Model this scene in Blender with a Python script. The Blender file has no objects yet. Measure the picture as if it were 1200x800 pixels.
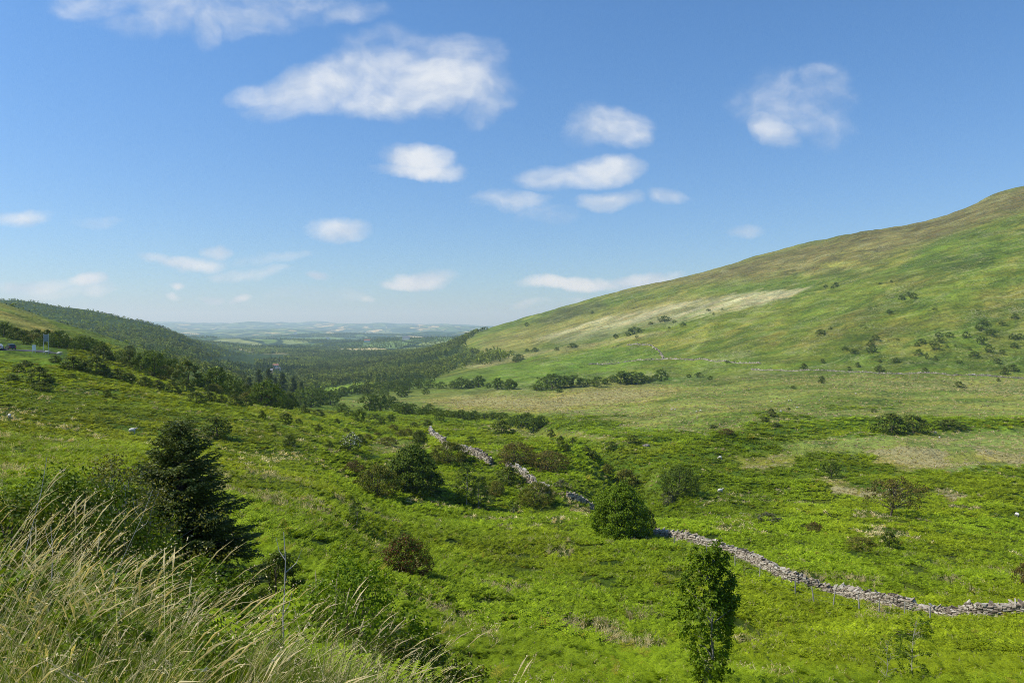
import bpy, math, random
import numpy as np
R = math.radians
F = 867.0            # focal length in pixels of a 1200 px wide frame
CX, HY = 600.0, 380.0
rs = np.random.RandomState(7)
scene = bpy.context.scene
col = scene.collection

# ------------------------------------------------------------------ noise
def _hash(ix, iy, seed):
    n = (ix.astype(np.int64) * 374761393 + iy.astype(np.int64) * 668265263 + seed * 974711) & 0xffffffff
    n = ((n ^ (n >> 13)) * 1274126177) & 0xffffffff
    n = n ^ (n >> 16)
    return (n & 0xffffff) / float(0xffffff)
def vnoise(x, y, seed=0):
    x = np.asarray(x, float); y = np.asarray(y, float)
    ix = np.floor(x); iy = np.floor(y); fx = x - ix; fy = y - iy
    fx = fx * fx * fx * (fx * (fx * 6 - 15) + 10); fy = fy * fy * fy * (fy * (fy * 6 - 15) + 10)
    a = _hash(ix, iy, seed); b = _hash(ix + 1, iy, seed); c = _hash(ix, iy + 1, seed); d = _hash(ix + 1, iy + 1, seed)
    return (a * (1 - fx) + b * fx) * (1 - fy) + (c * (1 - fx) + d * fx) * fy
def fbm(x, y, seed=0, oct=4, gain=0.5):
    s = 0; a = 1; t = 0
    c, sn = 0.8, 0.6
    for i in range(oct):
        s = s + a * vnoise(x, y, seed + i * 17); t += a; a *= gain
        x, y = (c * x - sn * y) * 2.03 + 5.1, (sn * x + c * y) * 2.03 - 3.7
    return s / t
def sstep(a, b, x):
    t = np.clip((x - a) / (b - a), 0, 1); return t * t * (3 - 2 * t)

def pchip_rows(xk, yk, xq):
    """monotone cubic through the knots of each row: xk, yk (n,K); xq (n,M)"""
    h = np.diff(xk, axis=1); d = np.diff(yk, axis=1) / h
    m = np.zeros_like(yk)
    w1 = 2 * h[:, 1:] + h[:, :-1]; w2 = h[:, 1:] + 2 * h[:, :-1]
    with np.errstate(all='ignore'):
        hm = (w1 + w2) / (w1 / d[:, :-1] + w2 / d[:, 1:])
    m[:, 1:-1] = np.where(d[:, :-1] * d[:, 1:] > 0, hm, 0)
    m[:, 0] = d[:, 0]; m[:, -1] = d[:, -1]
    out = np.empty_like(xq)
    for i in range(xk.shape[0]):
        j = np.clip(np.searchsorted(xk[i], xq[i]) - 1, 0, xk.shape[1] - 2)
        t = np.clip((xq[i] - xk[i, j]) / h[i, j], 0, 1)
        t2, t3 = t * t, t * t * t
        out[i] = ((2 * t3 - 3 * t2 + 1) * yk[i, j] + (t3 - 2 * t2 + t) * h[i, j] * m[i, j]
                  + (-2 * t3 + 3 * t2) * yk[i, j + 1] + (t3 - t2) * h[i, j] * m[i, j + 1])
    return out

# ------------------------------------------------------------------ the lie of the land
# each line: a bearing, then (distance in m, how far below or above eye level it lies), the valley surveyed outwards
SURVEY = {
 -900: [(3.6,860),(6,720),(12,560),(20,500),(35,460),(52,430),(78,390),(115,350),(150,320),(195,290),(280,230),(400,190),(520,170),(700,190),(1100,300),(1800,330),(2100,335),(4000,400),(8000,394),(15000,387),(27000,379)],
 -300: [(3.6,865),(6,765),(12,665),(20,605),(35,550),(52,515),(78,472),(115,432),(150,404),(195,388),(280,350),(400,310),(520,285),(700,300),(1100,360),(1800,348),(2100,350),(4000,402),(8000,394),(15000,387),(27000,379)],
 0:    [(3.6,865),(6,795),(12,722),(20,668),(35,608),(52,562),(78,520),(115,482),(150,454),(200,414),(280,396),(400,368),(510,353),(700,362),(1100,385),(1800,353),(2100,355),(4000,402),(8000,394),(15000,387),(27000,379)],
 75:   [(3.5,868),(6,812),(12,745),(20,686),(35,617),(52,567),(78,526),(115,494),(150,464),(204,418),(290,405),(400,390),(500,377),(700,392),(1100,397),(1800,360),(2050,362),(4000,402),(8000,394),(15000,387),(27000,378.5)],
 150:  [(3.5,876),(6,826),(12,762),(20,702),(35,623),(52,568),(78,528),(112,503),(150,475),(200,439),(280,428),(400,415),(510,404),(700,412),(1100,410),(1750,375),(2000,378),(4000,403),(8000,394),(15000,386),(27000,380)],
 200:  [(3.4,880),(6,836),(12,773),(20,712),(35,636),(52,585),(78,540),(111,508),(150,483),(200,453),(280,448),(400,440),(520,428),(700,424),(1100,417),(1700,388),(1950,391),(4000,403),(8000,394),(15000,385),(27000,381)],
 250:  [(3.3,886),(6,846),(12,785),(20,726),(35,651),(50,601),(76,551),(110,516),(150,491),(200,465),(280,463),(400,461),(550,450),(750,440),(1100,430),(1650,411),(1950,407),(4000,405),(8000,395),(15000,386),(27000,380.5)],
 300:  [(3.3,892),(6,852),(12,794),(20,738),(35,668),(50,615),(76,566),(110,529),(150,501),(200,478),(280,478),(400,476),(580,466),(800,455),(1150,443),(1650,428),(2000,421),(4000,407),(8000,396),(15000,386),(27000,379.5)],
 375:  [(3.2,905),(6,866),(12,808),(22,748),(36,690),(52,630),(76,583),(110,543),(150,515),(205,494),(290,487),(410,481),(600,470),(850,458),(1200,445),(1700,431),(2050,424),(4000,407),(8000,396),(15000,386),(27000,379)],
 450:  [(3.0,932),(6,890),(12,836),(23,780),(37,725),(53,670),(76,621),(110,577),(150,546),(205,517),(290,496),(410,484),(600,471),(850,455),(1250,438),(1750,424),(2100,419),(4000,407),(8000,396),(15000,386),(27000,378.5)],
 525:  [(2.9,965),(6,912),(12,854),(24,800),(37,752),(53,695),(76,640),(110,592),(150,557),(205,524),(290,501),(410,486),(590,470),(820,451),(1250,428),(1850,404),(2200,407),(4000,405),(8000,395),(15000,386),(27000,379)],
 560:  [(2.9,985),(6,922),(12,862),(24,808),(37,762),(53,704),(76,647),(110,598),(150,561),(205,527),(290,503),(405,488),(580,471),(800,450),(1250,420),(1950,388),(2300,395),(4000,404),(8000,394),(15000,386),(27000,380)],
 600:  [(2.8,1000),(6,930),(12,870),(24,815),(37,768),(54,708),(76,652),(110,602),(150,563),(205,529),(290,505),(400,489),(560,470),(760,447),(1250,411),(2000,377),(2300,386),(4000,402),(8000,394),(15000,387),(27000,382)],
 700:  [(2.8,1030),(6,950),(12,886),(24,832),(38,780),(56,716),(77,657),(110,607),(150,567),(205,531),(290,506),(400,488),(540,468),(720,447),(1200,389),(1900,350),(2200,360),(4000,402),(8000,394),(15000,387),(27000,381)],
 800:  [(2.7,1050),(6,962),(12,896),(25,836),(39,783),(57,722),(77,662),(110,611),(150,569),(205,533),(287,507),(390,488),(520,463),(700,442),(1150,366),(1800,328),(2100,340),(4000,402),(8000,394),(15000,387),(27000,381)],
 900:  [(2.6,1065),(6,972),(12,902),(25,840),(40,786),(58,728),(77,668),(110,614),(150,571),(205,534),(285,508),(385,488),(500,460),(660,437),(1100,346),(1700,301),(2000,315),(4000,402),(8000,394),(15000,387),(27000,381)],
 1000: [(2.6,1075),(6,980),(12,906),(25,842),(40,787),(58,728),(77,673),(110,617),(150,574),(205,536),(283,508),(382,487),(490,458),(630,435),(1030,326),(1550,277),(1850,292),(4000,402),(8000,394),(15000,387),(27000,381)],
 1050: [(2.6,1080),(6,984),(12,908),(25,843),(40,788),(58,728),(77,675),(110,619),(150,576),(205,537),(282,508),(381,487),(485,459),(620,436),(1005,316),(1500,268),(1800,282),(4000,402),(8000,394),(15000,387),(27000,381)],
 1100: [(2.6,1085),(6,986),(12,910),(25,844),(40,788),(58,727),(77,678),(110,622),(150,578),(205,538),(282,508),(380,487),(480,460),(610,437),(980,305),(1450,258),(1750,270),(4000,402),(8000,394),(15000,387),(27000,381)],
 1128: [(2.6,1090),(6,988),(12,912),(25,844),(40,788),(58,725),(77,680),(110,625),(150,580),(203,539),(281,508),(380,487),(480,461),(605,438),(972,300),(1430,248),(1720,262),(4000,402),(8000,394),(15000,387),(27000,381)],
 1150: [(2.6,1090),(6,988),(12,912),(25,844),(40,788),(58,725),(77,680),(110,625),(150,580),(203,539),(281,508),(380,487),(480,461),(605,438),(965,294),(1410,238),(1700,250),(4000,402),(8000,394),(15000,387),(27000,381)],
 1170: [(2.6,1090),(6,988),(12,912),(25,844),(40,788),(58,725),(77,680),(110,625),(150,580),(203,539),(281,508),(380,487),(480,461),(605,438),(960,290),(1400,229),(1680,242),(4000,402),(8000,394),(15000,387),(27000,381)],
 1200: [(2.6,1095),(6,990),(12,913),(25,844),(40,787),(58,723),(77,683),(110,629),(150,582),(202,540),(280,508),(380,486),(480,462),(600,439),(950,285),(1380,221),(1650,234),(4000,402),(8000,394),(15000,387),(27000,381)],
 1500: [(2.5,1120),(6,1000),(12,920),(25,845),(40,785),(58,722),(77,684),(110,632),(150,584),(200,540),(280,505),(380,480),(480,455),(590,430),(900,235),(1300,165),(1600,180),(4000,400),(8000,394),(15000,387),(27000,381)],
 2100: [(2.5,1150),(6,1010),(12,925),(25,845),(40,785),(58,722),(77,680),(110,625),(150,575),(200,525),(280,485),(380,450),(480,410),(590,360),(900,150),(1300,80),(1600,90),(4000,400),(8000,394),(15000,387),(27000,381)],
}
uk = np.array(sorted(SURVEY)); K = 22
SY = np.zeros((len(uk), K)); SP = np.zeros((len(uk), K))
for i, u in enumerate(uk):
    SY[i, 0] = 0.9; SP[i, 0] = HY + F * 1.7 / 0.9
    for k, (a, b) in enumerate(SURVEY[u]): SY[i, k + 1] = a; SP[i, k + 1] = b
ug = np.concatenate([np.arange(-900, -320, 20), np.arange(-320, -60, 8), np.arange(-60, 1260, 3.5), np.arange(1260, 1500, 8), np.arange(1500, 2101, 20)]).astype(float)
lg = np.arange(math.log(0.9), math.log(27000), 0.0085); lg = np.append(lg, math.log(27000))
def interp_u(tab):
    yk = np.tile(uk.astype(float), (tab.shape[1], 1)); q = np.tile(ug, (tab.shape[1], 1))
    return pchip_rows(yk, tab.T.copy(), q).T
YK = np.exp(interp_u(np.log(SY))); PK = interp_u(SP)
ZK = -(PK - HY) / F * YK
Z0 = pchip_rows(np.log(YK), ZK, np.tile(lg, (len(ug), 1)))
UU, LL = np.meshgrid(ug, lg, indexing='ij'); YY = np.exp(LL); XX = (UU - CX) / F * YY
# smooth a little across bearings and outwards so that survey lines do not show
def blur(a, ax, n):
    k = np.hanning(n + 2)[1:-1]; k /= k.sum()
    p = [(0, 0), (0, 0)]; p[ax] = (n // 2, n // 2)
    b = np.pad(a, p, mode='edge')
    return np.apply_along_axis(lambda v: np.convolve(v, k, 'valid'), ax, b)
Z0 = blur(blur(Z0, 0, 13), 1, 9)

def polydist(x, y, pts):
    d = np.full(x.shape, 1e9)
    for (ax, ay), (bx, by) in zip(pts[:-1], pts[1:]):
        dx, dy = bx - ax, by - ay; L = dx * dx + dy * dy
        t = np.clip(((x - ax) * dx + (y - ay) * dy) / L, 0, 1)
        d = np.minimum(d, np.hypot(x - ax - t * dx, y - ay - t * dy))
    return d
def W(u, Y): return ((u - CX) / F * Y, Y)

hillw = sstep(620, 800, YY) * sstep(500, 640, UU)
near_w = sstep(14, 40, YY)
midw = sstep(60, 130, YY) * (1 - sstep(560, 900, YY))
leftw = 1 - sstep(330, 470, UU)
Z = Z0.copy()
Z += (fbm(XX / 52, YY / 52, 3, 4) - 0.5) * 7.5 * midw * (1 - 0.55 * leftw)
Z += (fbm(XX / 17, YY / 17, 5, 3) - 0.5) * 1.7 * sstep(35, 70, YY) * (1 - sstep(500, 800, YY)) * (1 - 0.4 * leftw)
Z += (fbm(XX / 5, YY / 5, 8, 3) - 0.5) * 0.5 * near_w * (1 - sstep(400, 700, YY))
Z += (fbm(XX / 1.6, YY / 1.6, 9, 3) - 0.5) * 0.22 * sstep(4, 9, YY) * (1 - sstep(150, 260, YY))
# the right-hand hill: broad folds, terracettes and shallow gullies that run down its face
gx = XX * 0.75 + YY * 0.28
gy = YY * 0.75 - XX * 0.28
Z += (fbm(XX / 330, YY / 330, 21, 4) - 0.5) * 13 * hillw * sstep(800, 1100, YY)
Z += (fbm(XX / 90, YY / 150, 22, 4) - 0.5) * 9 * hillw
Z += (1 - np.abs(fbm((YY - 0.55 * XX) / 60, (XX + 0.55 * YY) / 420, 23, 3) * 2 - 1)) * 4.0 * hillw * sstep(380, 560, UU)
Z += (fbm(XX / 25, YY / 25, 24, 3) - 0.5) * 3.6 * hillw
Z += (fbm(XX / 70 + YY / 300, YY / 14, 25, 3) - 0.5) * 2.2 * hillw
# wooded hill and green hill on the left
lh = sstep(220, 400, YY) * (1 - sstep(2300, 3200, YY)) * leftw
Z += (fbm(XX / 120, YY / 120, 31, 4) - 0.5) * (5 + 10 * sstep(700, 1500, YY)) * lh
# the plain
pl = sstep(2300, 3600, YY)
Z += (fbm(XX / 1700, YY / 1300, 41, 4) - 0.5) * (165 + 60 * sstep(9000, 20000, YY)) * pl
Z += (fbm(XX / 4200, YY / 2600, 43, 3) - 0.5) * 300 * sstep(11000, 24000, YY)
# stream ravine and hummocks on the valley floor
g1 = [W(560, 420), W(640, 330), W(655, 262), W(690, 215), W(725, 190), W(742, 160), W(745, 128)]
g2 = [W(725, 190), W(800, 235), W(900, 262), W(1010, 300), W(1200, 330), W(1400, 360)]
Z -= 5.5 * np.exp(-(polydist(XX, YY, g1) / 7.5) ** 2)
Z -= 2.4 * np.exp(-(polydist(XX, YY, g2) / 7.0) ** 2)
for (u, Y, hh, rx, ry) in [(830, 215, 2.6, 34, 12), (700, 175, 2.0, 15, 8), (620, 165, 1.6, 16, 9), (1090, 205, 2.4, 38, 16), (790, 165, 1.8, 14, 9),
                           (960, 158, 1.4, 20, 10), (400, 128, 1.0, 18, 7), (1130, 300, 2.2, 50, 18), (860, 330, 3.0, 50, 20)]:
    px_, py_ = W(u, Y)
    Z += 1.9 * hh * np.exp(-((XX - px_) / rx) ** 2 - ((YY - py_) / ry) ** 2)

ui = np.arange(len(ug), dtype=float)
def H(x, y):
    x = np.asarray(x, float); y = np.maximum(np.asarray(y, float), 0.95)
    u = np.clip(CX + F * x / y, ug[0], ug[-1])
    a = np.interp(u, ug, ui); b = np.clip((np.log(y) - lg[0]) / 0.0085, 0, len(lg) - 2.001)
    i = np.minimum(a.astype(int), len(ug) - 2); j = b.astype(int); fa = a - i; fb = b - j
    return (Z[i, j] * (1 - fa) + Z[i + 1, j] * fa) * (1 - fb) + (Z[i, j + 1] * (1 - fa) + Z[i + 1, j + 1] * fa) * fb
PYG = HY - F * Z / YY          # picture row of every surveyed point
VISM = PYG <= np.minimum.accumulate(np.concatenate([np.full((len(ug), 1), 1e9), PYG], 1), 1)[:, :-1] + 0.01
def spot(u, v, ymin=0, ymax=1e9):
    """first ground met when looking along bearing u, drop v"""
    i = int(round(float(np.interp(u, ug, ui))))
    c = PYG[i]
    ok = np.where((c <= v) & (YY[i] > ymin))[0]
    j = ok[0] if len(ok) else len(lg) - 1
    j = max(j, 1)
    if c[j - 1] > v and c[j] < c[j - 1]:
        f = (c[j - 1] - v) / (c[j - 1] - c[j]); Y = math.exp(lg[j - 1] + f * (lg[j] - lg[j - 1]))
    else: Y = math.exp(lg[j])
    Y = min(Y, ymax)
    x = (u - CX) / F * Y
    return x, Y, float(H(x, Y))
# ------------------------------------------------------------------ materials
class N:
    """small node-graph helper"""
    def __init__(s, nt): s.nt = nt; nt.nodes.clear()
    def new(s, t, **kw):
        n = s.nt.nodes.new(t)
        for k, v in kw.items(): setattr(n, k, v)
        return n
    def put(s, sock, v):
        if isinstance(v, bpy.types.NodeSocket): s.nt.links.new(v, sock)
        elif v is not None:
            if hasattr(sock, 'default_value') and not isinstance(v, (int, float)) and len(v) == 3 and sock.type == 'RGBA': v = (*v, 1)
            sock.default_value = v
    def m(s, op, a, b=None, c=None, clamp=False):
        n = s.new('ShaderNodeMath', operation=op); n.use_clamp = clamp
        s.put(n.inputs[0], a)
        if b is not None: s.put(n.inputs[1], b)
        if c is not None: s.put(n.inputs[2], c)
        return n.outputs[0]
    def v(s, op, a, b=None):
        n = s.new('ShaderNodeVectorMath', operation=op); s.put(n.inputs[0], a)
        if b is not None: s.put(n.inputs[1], b)
        return n.outputs['Value' if op in ('LENGTH', 'DOT_PRODUCT') else 'Vector']
    def noise(s, vec, scale, detail=3, rough=0.55, dist=0, color=False):
        n = s.new('ShaderNodeTexNoise'); s.put(n.inputs['Vector'], vec)
        n.inputs['Scale'].default_value = scale; n.inputs['Detail'].default_value = detail
        n.inputs['Roughness'].default_value = rough; n.inputs['Distortion'].default_value = dist
        return n.outputs['Color' if color else 'Fac']
    def mapr(s, v, a, b, c=0.0, d=1.0, smooth=True):
        n = s.new('ShaderNodeMapRange', interpolation_type='SMOOTHSTEP' if smooth else 'LINEAR')
        s.put(n.inputs[0], v)
        for i, q in enumerate((a, b, c, d)): s.put(n.inputs[i + 1], q)
        return n.outputs[0]
    def mix(s, f, a, b, mode='MIX'):
        n = s.new('ShaderNodeMix', data_type='RGBA', blend_type=mode)
        s.put(n.inputs[0], f); s.put(n.inputs[6], a); s.put(n.inputs[7], b); return n.outputs[2]
    def attr(s, name, typ='GEOMETRY', out='Color'):
        n = s.new('ShaderNodeAttribute', attribute_name=name, attribute_type=typ); return n.outputs[out]
    def scale(s, vec, xyz):
        return s.v('MULTIPLY', vec, xyz)
def newmat(name):
    m = bpy.data.materials.new(name); m.use_nodes = True; return m, N(m.node_tree)
def finish(g, bsdf):
    o = g.new('ShaderNodeOutputMaterial'); g.nt.links.new(bsdf, o.inputs['Surface'])

def leaf_material(name, colour, trans=0.3, var=0.45, hue=(1.25, 1.0, 0.7), scale=1.2, rough=0.55, spec=0.25, inst=False):
    m, g = newmat(name)
    pos = g.new('ShaderNodeNewGeometry').outputs['Position']
    n1 = g.noise(pos, scale, 2); n2 = g.noise(pos, scale * 9, 1)
    oi = g.new('ShaderNodeObjectInfo').outputs['Random']
    isl = g.new('ShaderNodeNewGeometry').outputs['Random Per Island']
    f = g.m('ADD', g.m('MULTIPLY', n1, 0.5), g.m('MULTIPLY', isl, 0.5))
    a = tuple(c * (1 - var) for c in colour); b = tuple(min(1, c * (1 + var) * h) for c, h in zip(colour, hue))
    c = g.mix(g.mapr(f, 0.2, 0.8), a, b)
    c = g.mix(g.m('MULTIPLY', oi, 0.35), c, tuple(min(1, q * h) for q, h in zip(colour, (1.3, 1.15, 0.8))))
    if inst:
        t = g.attr('tone', 'INSTANCER'); c = g.mix(1.0, c, t, 'MULTIPLY')
    p = g.new('ShaderNodeBsdfPrincipled'); g.put(p.inputs['Base Color'], c)
    p.inputs['Roughness'].default_value = rough; p.inputs['Specular IOR Level'].default_value = spec
    t = g.new('ShaderNodeBsdfTranslucent'); g.put(t.inputs['Color'], g.mix(1.0, c, (1.4, 1.3, 0.45), 'MULTIPLY'))
    mx = g.new('ShaderNodeMixShader'); mx.inputs[0].default_value = trans
    g.nt.links.new(p.outputs[0], mx.inputs[1]); g.nt.links.new(t.outputs[0], mx.inputs[2])
    finish(g, mx.outputs[0]); return m
def plain_material(name, colour, rough=0.8, var=0.3, scale=4.0, spec=0.3, metal=0.0, bump=0.0, dark=None):
    m, g = newmat(name)
    pos = g.new('ShaderNodeTexCoord').outputs['Object']
    n1 = g.noise(pos, scale, 4, 0.6)
    a = dark or tuple(c * (1 - var) for c in colour); b = tuple(min(1, c * (1 + var)) for c in colour)
    c = g.mix(g.mapr(n1, 0.3, 0.7), a, b)
    p = g.new('ShaderNodeBsdfPrincipled'); g.put(p.inputs['Base Color'], c)
    p.inputs['Roughness'].default_value = rough; p.inputs['Specular IOR Level'].default_value = spec; p.inputs['Metallic'].default_value = metal
    if bump:
        b_ = g.new('ShaderNodeBump'); b_.inputs['Distance'].default_value = bump; g.put(b_.inputs['Height'], n1); g.put(p.inputs['Normal'], b_.outputs[0])
    finish(g, p.outputs[0]); return m

M = {}
def ground_material():
    m, g = newmat('ground_cover')
    pos = g.new('ShaderNodeNewGeometry').outputs['Position']
    flat = g.scale(pos, (1, 1, 0.35))
    tint = g.attr('tint'); straw = g.attr('straw', out='Fac'); plain = g.attr('plain', out='Fac'); rough_ = g.attr('tuss', out='Fac')
    nA = g.noise(flat, 1.6, 5, 0.65); nB = g.noise(flat, 0.22, 5, 0.6); nC = g.noise(flat, 0.035, 5, 0.6, 0.6)
    nD = g.noise(g.scale(pos, (0.3, 1.0, 1.4)), 0.12, 4, 0.6)
    k = g.m('ADD', g.m('MULTIPLY', nA, 0.9), g.m('ADD', g.m('MULTIPLY', nB, 0.8), g.m('MULTIPLY', nC, 0.9)))   # about 1.3
    k = g.mapr(k, 1.0, 1.62, 0.45, 1.6, False)
    c = g.mix(1.0, tint, g.new_rgb(k), 'MULTIPLY')
    # streaks of yellower and browner turf
    c = g.mix(g.m('MULTIPLY', g.mapr(nD, 0.46, 0.62), 0.6), c, g.mix(1.0, tint, (1.55, 1.18, 1.1), 'MULTIPLY'))
    far = g.attr('far', out='Fac')
    sp_ = g.new('ShaderNodeSeparateXYZ'); g.put(sp_.inputs[0], pos)
    zc_ = g.m('SUBTRACT', g.m('ADD', sp_.outputs[2], g.m('MULTIPLY', g.noise(flat, 0.006, 3, 0.6), 34.0)), g.m('MULTIPLY', sp_.outputs[0], 0.24))
    cb_ = g.new('ShaderNodeCombineXYZ'); g.put(cb_.inputs[0], sp_.outputs[0]); g.put(cb_.inputs[1], sp_.outputs[1]); g.put(cb_.inputs[2], zc_)
    nE = g.noise(g.scale(cb_.outputs[0], (0.020, 0.010, 0.40)), 1.0, 5, 0.62, 0.5); nF = g.noise(g.scale(cb_.outputs[0], (0.009, 0.006, 0.11)), 1.0, 4, 0.55, 0.5)
    band = g.mapr(g.m('ADD', g.m('MULTIPLY', nE, 0.6), g.m('MULTIPLY', nF, 0.4)), 0.38, 0.62, 0.68, 1.34, False)
    c = g.mix(far, c, g.mix(1.0, c, g.new_rgb(band), 'MULTIPLY'))
    c = g.mix(g.m('MULTIPLY', g.m('MULTIPLY', g.mapr(nE, 0.56, 0.68), far), 0.45), c, (0.30, 0.29, 0.13))
    speck = g.mapr(g.m('ADD', g.m('MULTIPLY', g.noise(flat, 0.55, 2, 0.6), 0.6), g.m('MULTIPLY', g.noise(flat, 0.03, 3, 0.6), 0.4)), 0.56, 0.63)
    c = g.mix(g.m('MULTIPLY', g.m('MULTIPLY', speck, far), 0.55), c, (0.36, 0.34, 0.18))
    # bleached grass: flecks where straw is high
    f = g.m('ADD', g.m('ADD', g.m('MULTIPLY', nA, 0.55), g.m('MULTIPLY', nB, 0.45)), g.m('MULTIPLY', g.m('SUBTRACT', straw, 0.5), 0.9))
    c = g.mix(g.m('MULTIPLY', g.mapr(f, 0.5, 0.72), 0.85), c, (0.34, 0.30, 0.145))
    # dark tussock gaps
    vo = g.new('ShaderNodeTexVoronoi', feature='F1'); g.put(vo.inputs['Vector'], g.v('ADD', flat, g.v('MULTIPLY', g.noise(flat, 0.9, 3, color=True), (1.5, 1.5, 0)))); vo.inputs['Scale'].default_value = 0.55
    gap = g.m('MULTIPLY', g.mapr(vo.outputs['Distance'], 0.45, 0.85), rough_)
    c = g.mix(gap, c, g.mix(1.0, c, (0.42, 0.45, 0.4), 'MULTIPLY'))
    # fields of the plain
    w = g.v('ADD', g.scale(pos, (1.0, 0.62, 0)), g.v('MULTIPLY', g.noise(g.scale(pos, (1, 1, 0)), 0.0022, 3, color=True), (420, 420, 0)))
    v1 = g.new('ShaderNodeTexVoronoi', feature='F1', distance='CHEBYCHEV'); g.put(v1.inputs['Vector'], w); v1.inputs['Scale'].default_value = 0.0042
    v2 = g.new('ShaderNodeTexVoronoi', feature='DISTANCE_TO_EDGE'); g.put(v2.inputs['Vector'], w); v2.inputs['Scale'].default_value = 0.0042
    sep = g.new('ShaderNodeSeparateColor'); g.put(sep.inputs[0], v1.outputs['Color'])
    r = g.new('ShaderNodeValToRGB'); g.put(r.inputs[0], sep.outputs[0]); e = r.color_ramp; e.interpolation = 'CONSTANT'
    for i, (p_, c_) in enumerate([(0, (0.035, 0.065, 0.02)), (0.18, (0.11, 0.17, 0.045)), (0.36, (0.07, 0.12, 0.03)), (0.52, (0.15, 0.19, 0.06)), (0.68, (0.09, 0.14, 0.035)), (0.8, (0.30, 0.26, 0.11)), (0.88, (0.17, 0.2, 0.07)), (0.95, (0.38, 0.33, 0.16))]):
        el = e.elements[i] if i < 2 else e.elements.new(p_)
        el.position = p_; el.color = (*c_, 1)
    wood = g.mapr(g.noise(g.scale(pos, (0.75, 1.0, 0)), 0.0016, 5, 0.62), 0.53, 0.58)
    pf = g.mix(1.0, r.outputs[0], (1.5, 1.45, 1.25), 'MULTIPLY'); pf = g.mix(g.m('MULTIPLY', wood, 0.85), pf, (0.040, 0.068, 0.018))
    pf = g.mix(g.mapr(v2.outputs['Distance'], 0.05, 0.085, 1.0, 0.0), pf, (0.040, 0.068, 0.018))
    pf = g.mix(1.0, pf, g.new_rgb(g.mapr(g.noise(flat, 0.02, 4, 0.7), 0.3, 0.7, 0.6, 1.35, False)), 'MULTIPLY')
    c = g.mix(plain, c, pf)
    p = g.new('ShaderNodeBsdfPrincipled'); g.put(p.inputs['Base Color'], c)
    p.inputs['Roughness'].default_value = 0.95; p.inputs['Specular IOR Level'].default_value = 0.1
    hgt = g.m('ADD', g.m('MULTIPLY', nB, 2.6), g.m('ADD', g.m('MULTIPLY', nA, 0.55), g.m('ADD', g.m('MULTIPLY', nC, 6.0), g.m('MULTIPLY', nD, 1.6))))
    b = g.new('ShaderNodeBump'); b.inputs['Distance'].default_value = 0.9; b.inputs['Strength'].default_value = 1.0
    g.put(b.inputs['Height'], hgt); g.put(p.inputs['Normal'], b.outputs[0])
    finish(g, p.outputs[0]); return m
def _rgb(self, k):
    n = self.new('ShaderNodeCombineColor')
    for i in range(3): self.put(n.inputs[i], k)
    return n.outputs[0]
N.new_rgb = _rgb
M['ground'] = ground_material()

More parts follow.
